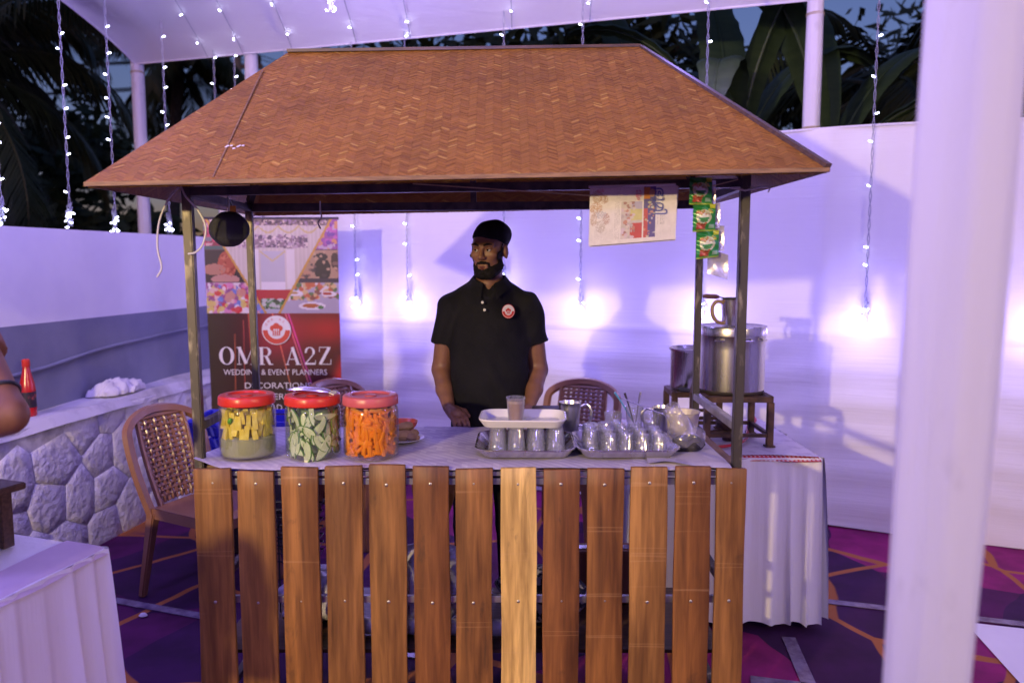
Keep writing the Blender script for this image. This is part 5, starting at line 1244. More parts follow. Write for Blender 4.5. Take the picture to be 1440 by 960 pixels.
def logo(parent, place, s, backing=True):
    # place(mesh, material, name, x, y, layer) puts a flat piece; s is the outer radius
    def disc(r, n=40): m = MB(); m.add([(r * math.cos(2 * math.pi * k / n), r * math.sin(2 * math.pi * k / n), 0) for k in range(n)], [tuple(range(n))]); return m.mesh('disc', 0)
    place(disc(s), M['letter_white'], 'logo_disc', 0)
    m = MB(); ring(m, 0, 0, s * .94, s * .94, s * .34, s * .34, 180, 360, 24); place(m.mesh('band', 0), M['letter_red'], 'logo_band', 1)
    m = MB()
    for (x, y, r) in ((-.24, .14, .2), (.24, .14, .2), (0, .26, .24), (-.1, .1, .2), (.1, .1, .2)): m.add([(s * (x + r * math.cos(2 * math.pi * k / 18)), s * (y + r * math.sin(2 * math.pi * k / 18)), .00003 * len(m.f)) for k in range(18)], [tuple(range(18))])
    m.add([(s * -.28, s * .1, .0002), (s * .28, s * .1, .0002), (s * .24, s * -.38, .0002), (s * -.24, s * -.38, .0002)], [(3, 2, 1, 0)]); place(m.mesh('hat', 0), M['letter_red'], 'chef_hat', 2)
    m = MB()
    for x in (-.14, 0, .14):
        bar(m, s * x, s * -.4, s * x, s * .0, s * .05, 0); m.add([(s * (x + .055 * math.cos(2 * math.pi * k / 12)), s * (.06 * 1.3 * math.sin(2 * math.pi * k / 12) + .02), .0001) for k in range(12)], [tuple(range(12))])
    place(m.mesh('utensils', 0), M['letter_white'], 'utensils', 3)
def place_b(me, mat, name, layer): flat(me, name, mat, bn, 385.5, 464.5, -.003 - .0012 * layer)
logo(bn, place_b, 20.5 * BS)
for k, ch_ in enumerate('OMR A2Z'):
    if ch_ == ' ': continue
    a = R(150 - 20 * k); me = text_mesh(ch_, 4.6 * BS, 0); o = flat(me, 'logo_letter', M['letter_red'], bn, 385.5 + 16 * math.cos(a), 464.5 - 16 * math.sin(a), -.0052); o.rotation_euler = (R(90), -(a - R(90)), 0)
# newspaper folded over the twine
nw = thing('newspaper', 'folded newspaper hung over the twine with coloured pictures', 'newspaper', (.352, 2.366, 1.792))
pn = Pic(0, 125, 0, 80, 125, 80, 8); pn.c[:] = (.72, .68, .68); XX, YY = pn.X, pn.Y
def text_rows(x0, y0, x1, y1, a=.45): pn.put(pn.rect(x0, y0, x1, y1) & (np.sin(XX * 3.3) > -.2) & (pn.r.random(XX.shape) > .35), (.36, .34, .35), a)
text_rows(38, 2, 44, 16); text_rows(36, 20, 43, 74); text_rows(8, 58, 34, 74, .2); text_rows(96, 14, 98, 56, .5); text_rows(101, 42, 107, 56, .6); text_rows(100, 60, 118, 76, .12)
for x, y, rx, ry, c in ((10, 12, 8, 9, (.5, .35, .25)), (20, 16, 6, 7, (.42, .25, .16)), (9, 28, 9, 8, (.5, .3, .18)), (16, 38, 9, 5, (.42, .42, .5)), (24, 44, 5, 8, (.45, .3, .28)), (16, 54, 7, 9, (.48, .42, .4)), (14, 4, 6, 3, (.6, .25, .3)), (6, 44, 5, 9, (.5, .38, .3))): pn.put(pn.ell(x, y, rx, ry) & (pn.r.random(XX.shape) > .35), c, .8)
pn.put(pn.rect(45, 21, 75, 74), (.55, .5, .48)); pn.put(pn.rect(60, 21, 75, 32), (.45, .42, .6)); pn.put(pn.rect(58, 32, 75, 48), (.58, .54, .26)); pn.put(pn.rect(58, 52, 75, 74), (.5, .1, .1)); pn.dots(pn.rect(45, 21, 75, 74), 60, (45, 21, 64, 74), 3, [(.45, .4, .42), (.62, .55, .52), (.5, .25, .2), (.35, .2, .2), (.6, .5, .6)])
pn.put(pn.rect(77, 0, 94, 74), (.14, .12, .3)); pn.put(pn.rect(77, 1, 86, 18), (.55, .22, .06)); pn.put(pn.ell(89, 9, 4, 6), (.5, .3, .2)); pn.put(pn.rect(77, 32, 83, 74), (.5, .12, .12)); pn.dots(pn.rect(77, 18, 94, 74), 26, (78, 20, 94, 74), 1.8, [(.6, .6, .62), (.55, .3, .2), (.5, .5, .3)])
def npos(sg):
    def f(U, V): return np.stack([(U - .5) * .255 + .004 * V, sg * (.004 + .012 * (1 - V)) + .003 * np.sin(U * 7 + V * 3), -.158 + .156 * V - .012 * (1 - U) * (1 - V) + .008 * U], -1)
    return f
print_sheet('front_leaf', M['news'], nw, 124, 80, npos(-1), np.concatenate([pn.c[:, :124]], 1))
print_sheet('back_leaf', M['news'], nw, 10, 10, lambda U, V: npos(1)(U * .98 + .03, V) + np.array([.003, 0, -.002]), np.ones((10, 10, 3)) * np.array([.7, .66, .66]))
print_sheet('inner_leaf', M['news'], nw, 10, 10, lambda U, V: npos(-.35)(U * .99 + .012, V) + np.array([.001, 0, -.0035]), np.ones((10, 10, 3)) * np.array([.66, .62, .62]))
MB().tube([(-.127, 0, .002), (.127, 0, .009)], .004, 8).build('fold', M['paper'], nw)
def news_text(txt, size, x, z, mat, sx=1.0):
    me = text_mesh(txt, size, 0); u = x / .255 + .5; o = link_mesh('lettering', me, mat, nw, (x, -.0185 + .012 * ((z + .158) / .156) + .003 * math.sin(u * 7), z), (R(90), R(90), 0)); o.scale = (sx, 1, 1)
news_text('\u0d2d\u0d42\u0d2e\u0d3f', .042, .079, -.04, M['letter_blue']); news_text('\u0d33\u0d41\u0d02', .02, .02, -.022, M['letter_pink'])
# strip of green sachets
sc_ = thing('sachet_strip', 'hanging strip of three green printed sachets beside the newspaper', 'sachets', (.553, 2.369, 1.822))
ps = Pic(0, 32, 0, 37, 48, 56, 3); XX, YY = ps.X, ps.Y; ps.c[:] = (.03, .26, .06)
ps.put(YY < 6, (.02, .2, .04)); ps.put((YY < 6) & (XX > 24), (.5, .55, .05)); ps.put(ps.ell(15, 17, 11, 10.5), (.62, .62, .4)); ps.put(ps.ell(15, 17, 9.4, 9), (.5, .56, .45)); ps.put(ps.ell(15, 16, 6, 7), (.7, .72, .66)); ps.put(ps.rect(8, 18, 22, 20.5), (.05, .3, .1)); ps.put(ps.ell(15, 22, 6, 2.5), (.06, .22, .06))
ps.dots(ps.rect(0, 0, 32, 37), 34, (4, 7, 28, 14), 1.6, [(.5, .5, .1), (.5, .15, .1), (.6, .6, .4)]); ps.dots(ps.rect(0, 0, 32, 37), 30, (5, 26, 18, 34), 2, [(.4, .06, .03), (.25, .04, .03), (.5, .15, .08)]); ps.put(ps.rect(22, 28, 30, 33), (.45, .6, .5), .6); ps.put(YY > 35, (.3, .42, .06))
for k in range(3):
    def spos(U, V, k=k): return np.stack([(U - .5) * .066 + .012 * k, -.012 * np.sin(math.pi * U) * np.sin(math.pi * np.clip(V * 1.1, 0, 1)) - .002 + .002 * np.sin(V * 20 + U * 9), -.079 - .078 * k + .078 * V + .004 * (U - .5) * k], -1)
    s_o = print_sheet('sachet', M['foil'], sc_, 48, 56, spos, ps.c)
    me = text_mesh('TATA'[:0] + 'tea', .011, 0) if False else None
for k in range(4):
    m = MB(); m.grid(8, 8, lambda u, v: ((u - .5) * .062 + .016 + .014 * k, .008 + .010 * math.sin(math.pi * u) * math.sin(math.pi * v), -.082 - .066 * k + .074 * v - .02 * (k == 3) * u)); m.build('sachet_back', M['foil_back'], sc_, smooth=60)
# ================================================================ people
def hand_prims(wrist, d, up, side, curl=.5, s=1.0):
    # d: direction of the fingers, up: back of the hand, side: towards the thumb
    w, d, u, t = (np.array(v, float) for v in (wrist, d, up, side)); d /= np.linalg.norm(d); t = t - d * (t @ d); t /= np.linalg.norm(t); u = np.cross(t, d); u = u if u @ np.array(up) > 0 else -u
    pr = [(w + d * .02 * s, w + d * .075 * s, .023 * s, .026 * s), (w + d * .03 * s + t * .018 * s, w + d * .082 * s + t * .024 * s, .017 * s, .013 * s), (w + d * .03 * s - t * .016 * s, w + d * .078 * s - t * .026 * s, .016 * s, .012 * s)]
    for k, (o, L) in enumerate(((.03, .068), (.010, .077), (-.010, .071), (-.029, .055))):
        b = w + d * .084 * s + t * o * s; c = b; dd = d.copy(); r = .0095 * s
        for q in range(3):
            ang = curl * (.35 + .35 * q); v = dd * math.cos(ang) - u * math.sin(ang); e = c + v * L * s * (.45, .32, .25)[q]; pr.append((c, e, r, r * .9)); c = e; r *= .9; dd = v
    b = w + d * .025 * s + t * .022 * s; e = b + (d * .6 + t * .75 - u * .1) * .04 * s; f = e + (d * .95 + t * .15 - u * .25) * .034 * s; pr += [(b, e, .014 * s, .0115 * s), (e, f, .0112 * s, .009 * s)]
    return pr
class Figure:
    def __init__(s, head_c, yaw, pitch):
        s.H = np.array(head_c, np.float32); s.Rm = np.array(Matrix.Rotation(yaw, 3, 'Z') @ Matrix.Rotation(pitch, 3, 'X'), np.float32)
    K = .9
    def hl(s, P): return ((P - s.H) @ s.Rm) / s.K
    def head(s, P):
        Q = s.hl(P)
        d = s_ell(Q, (0, .016, .032), (.078, .098, .094)); d = smin(d, s_ell(Q, (0, -.026, -.035), (.062, .066, .082)), .03)
        d = smin(d, s_ell(Q, (0, -.066, -.094), (.03, .026, .024)), .025)
        for q in (-1, 1):
            d = smin(d, s_ell(Q, (q * .044, -.062, -.012), (.022, .024, .02)), .02)
            d = smin(d, s_cone(Q, (q * .05, -.074, .034), (q * .014, -.09, .031), .009, .010), .012)
            d = smin(d, s_cone(Q, (q * .052, -.01, -.07), (q * .03, -.06, -.095), .02, .02), .025)
        for q in (-1, 1): d = smax(d, -s_ell(Q, (q * .031, -.1055, .013), (.019, .016, .011)), .012)
        d = smin(d, s_cone(Q, (0, -.088, .022), (0, -.112, -.018), .008, .0125), .009)
        for q in (-1, 1):
            d = smin(d, s_ell(Q, (q * .0125, -.101, -.023), (.0095, .012, .009)), .006)
            E_ = Q - np.array((q * .081, .012, -.008), np.float32); d = smin(d, s_ell(E_, (0, 0, 0), (.011, .02, .033)), .006)
        d = smin(d, s_cone(Q, (-.02, -.0905, -.058), (.02, -.0905, -.058), .0075, .0075), .006); d = smin(d, s_cone(Q, (-.016, -.0895, -.071), (.016, -.0895, -.071), .008, .008), .006)
        return d * s.K
def person_mesh(fig, neck, limbs, torso, extra, lo, hi, h):
    def f(P):
        d = fig.head(P) if fig else None
        e = s_cone(P, *neck); d = e if d is None else smin(d, e, .02)
        for a in torso: d = smin(d, s_ell(P, *a), .05)
        for a in limbs: d = smin(d, s_cone(P, *a), .015)
        for a in extra: d = smin(d, s_cone(P, *a), .005)
        return d
    return sdf_mesh('body', f, lo, hi, h)
mn = thing('person', 'man in black polo shirt and black cap standing behind the counter', 'person', (-.094, 3.31, .0045))
fig = Figure((.0, -.03, 1.617), R(-20), R(7))
SH, EL, WR = {}, {}, {}
for q in (-1, 1): SH[q] = (q * .172, .02, 1.378); EL[q] = (q * .214, .05, 1.115); WR[q] = (q * .170, -.13, .985)
limbs = []; fingers = []
for q in (-1, 1):
    m1 = tuple(np.array(EL[q]) * .45 + np.array(WR[q]) * .55 + np.array((q * .004, .006, 0)))
    limbs += [(SH[q], EL[q], .054, .043), (EL[q], m1, .0435, .037), (m1, WR[q], .037, .0255)]
    fingers += hand_prims(WR[q], (-q * .45, -.82, -.22), (0, -.2, 1), (-q * .8, .3, 0), .55)
TORSO = [((0, .01, 1.30), (.165, .10, .17)), ((0, -.01, 1.1), (.15, .108, .2)), ((0, .005, .95), (.15, .105, .12)), ((0, .002, 1.425), (.05, .074, .06))]
link_mesh('body', person_mesh(fig, ((0, .01, 1.40), (0, -.012, 1.56), .062, .056), limbs, TORSO, fingers, (-.31, -.34, .84), (.31, .17, 1.77), .0055), M['skin'], mn)
# polo shirt
def shirt(P):
    d = s_ell(P, (0, .012, 1.27), (.180, .120, .195)); d = smin(d, s_ell(P, (0, -.02, 1.08), (.170, .137, .21)), .07); d = smin(d, s_ell(P, (0, .0, .93), (.176, .128, .14)), .06)
    for q in (-1, 1):
        d = smin(d, s_cone(P, (q * .045, .012, 1.455), (q * .158, .018, 1.386), .050, .055), .035)
    d = smin(d, s_ell(P, (0, -.004, 1.44), (.098, .100, .066)), .03)
    for q in (-1, 1):
        a = np.array(SH[q]); b = np.array(EL[q]); k = (b - a) / np.linalg.norm(b - a); e = a + k * .150
        sl_ = s_cone(P, tuple(a), tuple(e + k * .03), .060, .0645); sl_ = smax(sl_, (P - e.astype(np.float32)) @ k.astype(np.float32), .004); d = smin(d, sl_, .022)
    d = smax(d, -(P[..., 2] - .865), .006)
    x, y, z = P[..., 0], P[..., 1], P[..., 2]
    d = d + .0045 * np.sin(z * 42 + 26 * np.abs(x) + 4 * np.sin(x * 14)) * np.clip((1.25 - z) / .2, 0, 1) + .004 * np.sin(x * 60 - z * 35) * np.clip((np.abs(x) - .1) / .1, 0, 1)
    d = smax(d, -s_cone(P, (0, -.002, 1.46), (0, -.014, 1.58), .060, .072), .006)
    d = smax(d, -s_cone(P, (.0, -.09, 1.495), (-.006, -.128, 1.395), .034, .006), .004)
    return d
sh = link_mesh('polo_shirt', sdf_mesh('polo_shirt', shirt, (-.33, -.2, .84), (.33, .2, 1.56), .0055), M['polo'], mn)
m = MB()      # collar: folded band with two points, open at the throat
def collar(u, v):
    a = R(-68 + (360 - 44) * u) - R(0); a = R(-90 + 20) + R(320) * u
    w = abs(u - .5) * 2; rx, ry = .071 + .026 * v, .077 + .030 * v
    z = 1.514 + .010 * (1 - w) - .026 * v * (1 + 1.3 * w ** 3) - .032 * w ** 2.5
    return (rx * math.cos(a), -.006 + ry * math.sin(a) - .014 * w ** 3, z)
m.grid(40, 5, collar); m.grid(40, 5, lambda u, v: Vector(collar(u, 0)) + Vector((-.004 * math.cos(R(-70) + R(320) * u), -.004 * math.sin(R(-70) + R(320) * u), -.03 * v))); m.build('collar', M['polo'], sh, smooth=60)
for q, (bx_, bz) in enumerate(((-.026, 1.408), (-.017, 1.378))):
    MB().lathe([(.001, .0025), (.005, .0025), (.0058, .001), (.0055, 0)], 14).build('button', M['button'], sh, loc=(bx_, -.1155 - .004 * q, bz), rot=(R(72), 0, 0))
for q in (-1, 1):
    a = np.array(SH[q]); b = np.array(EL[q]); k = (b - a) / np.linalg.norm(b - a); e = a + k * .143; ax_, bx_ = frame(k)
    MB().tube([Vector(e) + (ax_ * math.cos(t) + bx_ * math.sin(t)) * .0625 for t in np.linspace(0, 2 * math.pi, 30)[:-1]], .0035, 6, close=True).build('sleeve_band', M['polo'], sh)
def place_s(me, mat, name, layer): link_mesh(name, me, mat, sh, (.083, -.1085 - .0006 * layer, 1.372), (R(84), 0, R(16)))
def disc_m(r, n=30): return MB().add([(r * math.cos(2 * math.pi * k / n), r * math.sin(2 * math.pi * k / n), 0) for k in range(n)], [tuple(range(n))]).mesh('disc', 0)
place_s(disc_m(.0285), M['letter_red'], 'badge_rim', -1)
logo(sh, place_s, .0265)
# cap, beard, moustache, brows, eyes
def capf(P):
    Q = fig.hl(P); x, y, z = Q[..., 0], Q[..., 1], Q[..., 2]
    d = s_ell(Q, (.002, .024, .05), (.086, .108, .078)); d = smin(d, s_ell(Q, (.012, .05, .07), (.080, .086, .058)), .03)
    d = smax(d, -(z - (.066 - .34 * (y + .08) - .1 * x)), .006)
    return d + .0015 * np.sin(x * 60 + y * 50) 
cp_ = link_mesh('cap', sdf_mesh('cap', capf, (-.14, -.18, 1.57), (.16, .14, 1.80), .005), M['polo'], mn)
def hairf(P):
    Q = fig.hl(P); d = s_ell(Q, (0, .022, .03), (.0815, .0985, .092)); z, y = Q[..., 2], Q[..., 1]
    return smax(smax(d, -(y - .032), .004), (z - .07) * 1, .004) if True else d
link_mesh('hair', sdf_mesh('hair', lambda P: smax(hairf(P), -(fig.hl(P)[..., 2] + .045), .006), (-.14, -.16, 1.52), (.14, .14, 1.76), .005), M['hair'], mn)
def beardf(P):
    Q = fig.hl(P); x, y, z = Q[..., 0], Q[..., 1], Q[..., 2]; ax_ = np.abs(x)
    hd = fig.head(P) - .0042
    line = -.070 + .55 * np.clip(ax_ - .026, 0, .04) + np.where(ax_ > .060, (ax_ - .060) * 5.5, 0)
    reg = z - line
    reg = np.maximum(reg, y + .011)
    mo = s_ell(Q, (0, -.1, -.0645), (.0185, .03, .0115)); reg = smax(reg, -mo, .004)
    mus = s_cone(Q, (-.024, -.088, -.049), (0, -.1, -.0425), .0065, .0075); mus = np.minimum(mus, s_cone(Q, (.024, -.088, -.049), (0, -.1, -.0425), .0065, .0075))
    sid = np.minimum(s_cone(Q, (-.028, -.084, -.05), (-.03, -.078, -.075), .006, .007), s_cone(Q, (.028, -.084, -.05), (.03, -.078, -.075), .006, .007))
    d = smax(hd, reg, .006); d = np.minimum(d, np.minimum(mus, sid))
    return d + .0012 * np.sin(x * 300) * np.sin(z * 260)
link_mesh('beard', sdf_mesh('beard', beardf, (-.12, -.17, 1.47), (.12, .05, 1.66), .004), M['hair'], mn)
HM = Matrix.Rotation(R(-20), 4, 'Z') @ Matrix.Rotation(R(7), 4, 'X') @ Matrix.Scale(.9, 4); HM.translation = Vector((0, -.03, 1.617))
def hp(p): return HM @ Vector(p)
for q in (-1, 1):
    e = MB().lathe([(.0099 * math.sin(R(a)) + 1e-5, -.0099 * math.cos(R(a))) for a in range(0, 181, 15)], 16).build('eyeball', M['eye_white'], mn, smooth=80, loc=hp((q * .031, -.0815, .012)))
    MB().lathe([(.0052 * math.sin(R(a)) + 1e-5, .0052 * math.cos(R(a))) for a in range(0, 91, 15)], 14).build('iris', M['eye_dark'], e, smooth=80, loc=Vector((-.0042, -.0068, -.0015)), rot=(R(80), 0, R(-20)))
    MB().tube([hp((q * (.031 - .0135), -.0885, .0155)), hp((q * .031, -.0935, .0195)), hp((q * (.031 + .0135), -.086, .0155))], [.0025, .0042, .0025], 6).build('eyelid', M['skin'], mn)
    MB().tube([hp((q * .012, -.0975, .0315)), hp((q * .03, -.0965, .038)), hp((q * .05, -.081, .034))], [.0035, .005, .0025], 6).build('eyebrow', M['hair'], mn)
MB().tube([hp((-.019, -.0905, -.066)), hp((-.006, -.0995, -.0625)), hp((.006, -.0995, -.0625)), hp((.019, -.0905, -.066))], [.002, .0045, .0045, .002], 8).build('lips', M['lips'], mn); MB().tube([hp((-.016, -.0905, -.070)), hp((0, -.098, -.0725)), hp((.016, -.0905, -.070))], [.002, .0055, .002], 8).build('lips', M['lips'], mn)
def trou(P):
    d = s_ell(P, (0, .005, .9), (.172, .122, .12))
    for q in (-1, 1): d = smin(d, s_cone(P, (q * .085, .01, .82), (q * .095, .015, .45), .092, .068), .03); d = smin(d, s_cone(P, (q * .095, .015, .45), (q * .1, .02, .07), .068, .056), .02)
    return smax(smax(d, P[..., 2] - .96, .005), .05 - P[..., 2], .004)
link_mesh('trousers', sdf_mesh('trousers', trou, (-.2, -.15, .03), (.2, .16, .98), .01), M['trousers'], mn)
for q in (-1, 1): link_mesh('shoe', sdf_mesh('shoe', lambda P: smax(smin(s_ell(P, (q * .1, -.06, .035), (.047, .12, .045)), s_ell(P, (q * .1, .03, .05), (.042, .06, .06)), .03), .001 - P[..., 2], .003), (-.17, -.21, -.01), (.17, .12, .13), .008), M['black'], mn)
# the man at the draped table, only his bent arm in view
pn2 = thing('person', 'person with dark band on bent arm standing by the draped table', 'person', (-1.63, 2.02, .0045))
E2, S2, W2 = (.395, -.10, 1.20), (.205, .03, 1.42), (.16, -.30, 1.09)
fig2 = Figure((-.02, -.05, 1.65), R(35), R(14))
lm = [(S2, E2, .056, .046), (E2, W2, .046, .029), ((-.2, .03, 1.42), (-.26, -.05, 1.14), .055, .045), ((-.26, -.05, 1.14), (-.12, -.25, 1.03), .045, .028)]
fg = hand_prims(W2, (-.75, -.6, -.2), (0, 0, 1), (.3, -.5, .6), .6) + hand_prims((-.12, -.25, 1.03), (.7, -.6, -.1), (0, 0, 1), (-.1, -.2, .9), .6)
link_mesh('body', person_mesh(fig2, ((0, .02, 1.44), (-.01, -.02, 1.57), .062, .056), lm, [((0, .02, 1.3), (.17, .1, .2)), ((0, .02, 1.08), (.16, .1, .2))], fg, (-.36, -.5, .86), (.48, .2, 1.8), .008), M['skin_arm'], pn2)
ed = (Vector(E2) - Vector(S2)).normalized(); a_, b_ = frame(ed); cc = Vector(S2).lerp(Vector(E2), .80)
MB().tube([cc + ed * .0 + (a_ * math.cos(t) + b_ * math.sin(t)) * .0495 for t in np.linspace(0, 2 * math.pi, 28)[:-1]], .006, 6, close=True).build('arm_band', M['black'], pn2)
def shirt2(P):
    d = s_ell(P, (0, .02, 1.28), (.19, .12, .21)); d = smin(d, s_ell(P, (0, .02, 1.05), (.178, .125, .22)), .07)
    for s, e in ((S2, E2), ((-.2, .03, 1.42), (-.26, -.05, 1.14))):
        a = np.array(s); b = np.array(e); k = (b - a) / np.linalg.norm(b - a); q = a + k * .13; c = s_cone(P, tuple(a), tuple(q + k * .02), .07, .068); d = smin(d, smax(c, (P - q.astype(np.float32)) @ k.astype(np.float32), .004), .03)
    return smax(smax(d, -s_ell(P, (0, 0, 1.52), (.07, .08, .055)), .01), .86 - P[..., 2], .006)
link_mesh('shirt', sdf_mesh('shirt', shirt2, (-.4, -.2, .84), (.4, .2, 1.55), .01), M['carton'], pn2)
link_mesh('trousers', sdf_mesh('trousers2', trou, (-.2, -.15, .03), (.2, .16, .98), .012), M['trousers'], pn2)
link_mesh('hair', sdf_mesh('hair2', lambda P: smax(s_ell(fig2.hl(P), (0, .022, .036), (.084, .102, .096)), -(fig2.hl(P)[..., 2] - .02 + .5 * np.minimum(0, -fig2.hl(P)[..., 1] - .02)), .01), (-.2, -.22, 1.5), (.18, .16, 1.84), .008), M['hair'], pn2)
for q in (-1, 1): link_mesh('shoe', sdf_mesh('shoe2', lambda P: smax(s_ell(P, (q * .1, -.05, .04), (.047, .13, .05)), .001 - P[..., 2], .003), (-.17, -.21, -.01), (.17, .12, .13), .01), M['black'], pn2)

vis = copy_tree(pn2, None, (-1.64, .97, .0045), R(165), 'short visitor standing by the near end of draped table, back to the floodlight'); vis.scale = (.86, .86, .86)
mn.scale = (.955, .97, 1.0)
# ================================================================ fairy lights and floodlights
bulb_me = MB().lathe([(.003, -.010), (.0032, -.004), (.0042, 0), (.0048, .004), (.0034, .008), (.001, .010)], 8).mesh('bulb'); bulb_me.materials.append(M['led'])
def point(name, parent, loc, w, col, rad):
    l = bpy.data.lights.new(name, 'POINT'); l.energy = w; l.color = col; l.shadow_soft_size = rad
    o = bpy.data.objects.new(name, l); COL.objects.link(o); o.parent = parent; o.location = loc; return o
def fairy(x, y, ztop, zbot, label, nb, bundle, w, seed, lightoff=(0, -.07, 0), rad=.03, first=None):
    rr = random.Random(seed); t = thing('fairy_light_string', label, 'fairy lights', (x, y, zbot), 0, 'hanging fairy light strings'); L = ztop - zbot
    pa = [(.006 * math.sin(z * 40), .004 * math.cos(z * 40), z) for z in np.linspace(.02, L, 60)]
    MB().tube(pa, .0022, 4).build('wire', M['led_wire'], t); MB().tube([(-p[0], -p[1], p[2]) for p in pa], .0022, 4).build('wire', M['led_wire'], t)
    for k in range(nb):
        z = .12 + (L - .16) * (k + rr.uniform(.2, .8)) / nb; s = rr.choice((-1, 1))
        link_mesh('bulb', bulb_me, None, t, (s * .016, -.006, z), (rr.uniform(-.5, .5), s * R(70), 0))
    if bundle:
        m = MB()
        for k in range(7):
            a = rr.uniform(0, 6.28); q = rr.uniform(.006, .022); m.tube([(q * math.cos(a + i) * .8, q * math.sin(a + i) - .008, .0 + .11 * i / 7 - .02 + .02 * math.sin(i * 2 + k)) for i in range(8)], .002, 4)
        m.build('coiled_wire', M['led_wire'], t)
        for k in range(9): link_mesh('bulb', bulb_me, None, t, (rr.uniform(-.03, .03), rr.uniform(-.03, .0), rr.uniform(-.045, .05)), (rr.uniform(0, 3), rr.uniform(0, 3), 0))
    if w: point('fairy_glow', t, lightoff, w, BLUE, rad)
    return t
CO = Vector((CNn.x * .05, CNn.y * .05))
for k, (x, y, zb, nb, lab) in enumerate(((-1.128, 5.908, 1.27, 11, 'fairy light string ending in a bundle right beside the banner'), (-.724, 5.733, 1.27, 10, 'fairy light string with bundle on cloth to the left of the man'),
        (-.034, 5.436, 1.45, 9, 'fairy light string passing behind the cap of the man'), (.464, 5.221, 1.27, 9, 'fairy light string with coiled bundle under the newspaper'),
        (1.178, 4.913, 1.27, 8, 'fairy light string with bundle behind the rear post and pots'), (2.02, 4.55, 1.26, 8, 'fairy light string with bright bundle on cloth to the right of pots'),
        (2.80, 4.215, 1.26, 8, 'fairy light string with bundle beyond the thick wrapped pole'))):
    fairy(x + CO.x, y + CO.y, 3.22, zb, lab, nb, True, BUNDLE_W * (1.0 if k != 2 else .4), 10 + k, (CNn.x * .13, CNn.y * .13, -.03))
for k, (x, y, nb, lab) in enumerate(((-2.088, 6.27, 9, 'fairy light string in front of the canopy above the banner edge'), (-1.65, 6.08, 9, 'fairy light string over the canopy above the banner middle'))):
    fairy(x + CO.x, y + CO.y, 3.22, 1.9, lab, nb, False, 0, 30 + k)
for k, (s, n, nb, lab) in enumerate(((.12, -.09, 10, 'fairy light string hanging over wall above the ketchup bottle'), (.62, -.09, 10, 'fairy light string hanging over wall above the white towel'), (1.02, -.09, 10, 'fairy light string over the wall between towel and canopy corner'),
        (1.62, -.10, 8, 'thin fairy light string hanging beside the canopy corner pole'), (2.2, -.05, 8, 'fairy light string over the wall end left of the stall roof'))):
    p = wp(s, n, 0); fairy(p.x, p.y, 3.42 if k < 3 else 3.2, 1.80, lab, nb, k < 4, 0, 50 + k)
# added strings under the canopy; their point lamps fill the tent with violet light
for k, (x, y, zb, lab) in enumerate(((-1.7, -.6, 2.75, 'added fill light string under canopy near the left floodlight pole'), (1.7, -.6, 2.75, 'added fill light string under canopy near the right floodlight pole'), (0, -2.2, 2.8, 'added fill light string under the middle of canopy behind the visitors'),
        (-2.2, 1.7, 2.85, 'added fill light string under canopy above the draped table'), (2.6, 2.0, 2.85, 'added fill light string under canopy above the white floor sheet'), (-.3, .9, 2.9, 'added fill light string under canopy in front of the stall'), (-1.0, 4.6, 3.0, 'added fill light string hung behind the stall roof over the chairs'), (1.0, 4.1, 3.0, 'added fill light string hung behind the stall roof over the pots'), (-1.95, 3.6, 2.95, 'added fill light string under canopy over the stone plinth'))):
    fairy(x, y, canopy_z(x, y), zb, lab, 5, True, FILL_W * (.9, 1.2, 1.5, 1.9, .6, 1.0, .6, .5, .85)[k], 80 + k, (0, 0, -.05), .12)
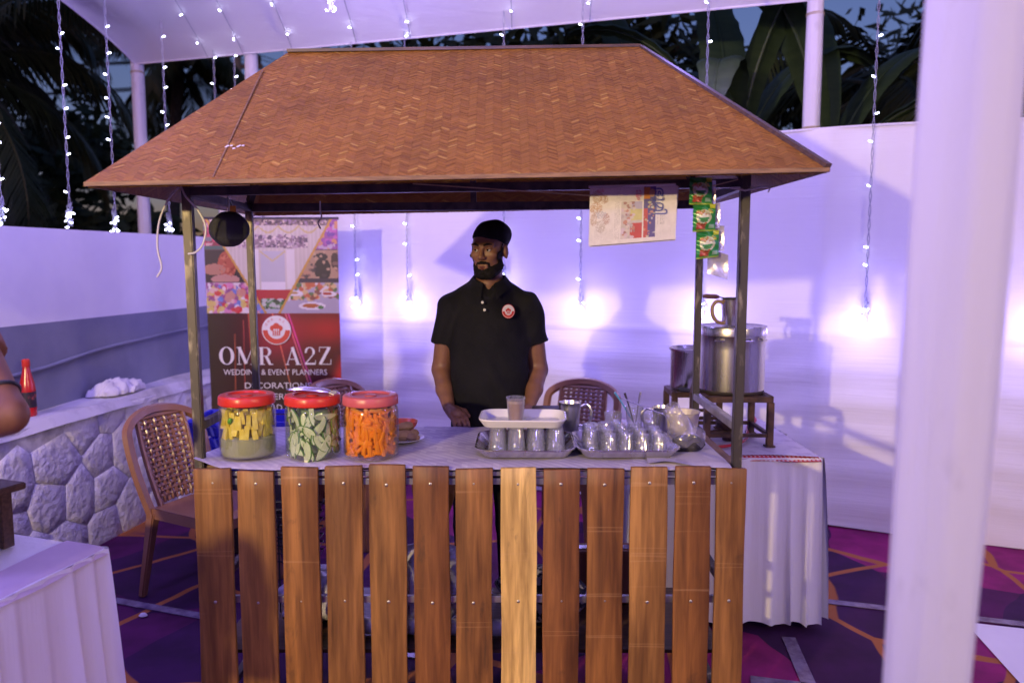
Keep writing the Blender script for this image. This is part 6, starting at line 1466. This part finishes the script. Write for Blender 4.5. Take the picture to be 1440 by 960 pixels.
def flood(x, y, z, target, w, size, plab, flab):
    tent_pole(x - .12, y - .1, .05, canopy_z(x, y), plab)
    t = thing('floodlight', flab, 'floodlight', (x, y, z)); d = (Vector(target) - Vector((x, y, z))).normalized(); q = d.to_track_quat('-Z', 'Y').to_matrix()
    def rb(c, s): return MB().box(q @ Vector(c), s, q)
    rb((0, 0, .075), (.26, .2, .06)).build('housing', M['black'], t, bevel=.006); rb((0, 0, .042), (.22, .16, .004)).build('lens', glow('flood_lens', KEY_COL, 20), t); MB().tube([(-.1, -.08, 0), (0, 0, .02)], .014, 8).build('bracket', M['black'], t)
    l = bpy.data.lights.new('flood_beam', 'SPOT'); l.energy = w; l.color = KEY_COL; l.spot_size = R(size); l.spot_blend = .75; l.shadow_soft_size = .06
    o = bpy.data.objects.new('flood_beam', l); COL.objects.link(o); o.parent = t; o.location = d * .02; o.rotation_euler = d.to_track_quat('-Z', 'Y').to_euler()
flood(-2.6, -1.9, 2.31, (-.15, 4.2, 1.25), KEY_W, 62, 'white wrapped tent pole carrying the left floodlight', 'black floodlight on the pole beyond the draped table')
flood(2.9, -.9, 2.5, (.2, 3.6, 1.0), KEY_W * .2, 100, 'white wrapped tent pole carrying the right floodlight', 'black floodlight on the pole beyond the white floor sheet')

# strings carried on along the underside of the canopy
for k, (x, lab) in enumerate(((-2.3, 'beside the corner pole'), (-2.0, 'above the banner edge'), (-1.6, 'above the banner'), (-1.1, 'left of the roof ridge'), (-.7, 'over the roof ridge left half'), (0, 'over the middle of the ridge'), (.5, 'over the ridge right half'), (1.2, 'over the roof hip'), (2.05, 'beyond the wrapped pole'))):
    u = (x + 2.97) / 7.47; pts = [canopy_pt(u, v) - Vector((0, 0, .03 + .004 * math.sin(v * 300))) for v in np.linspace(.004, .3, 24)]
    t = thing('fairy_light_string', 'fairy light string running along the canopy cloth ' + lab, 'fairy lights', pts[0], 0, 'fairy light strings along the canopy')
    MB().tube(pts, .0025, 4).build('wire', M['led_wire'], t, world=True)
    rr = random.Random(200 + k)
    for q in range(1, 22, 2): link_mesh('bulb', bulb_me, None, t, pts[q] - pts[0] + Vector((rr.uniform(-.02, .02), 0, -.012)), (rr.uniform(0, 3), rr.uniform(0, 3), 0))
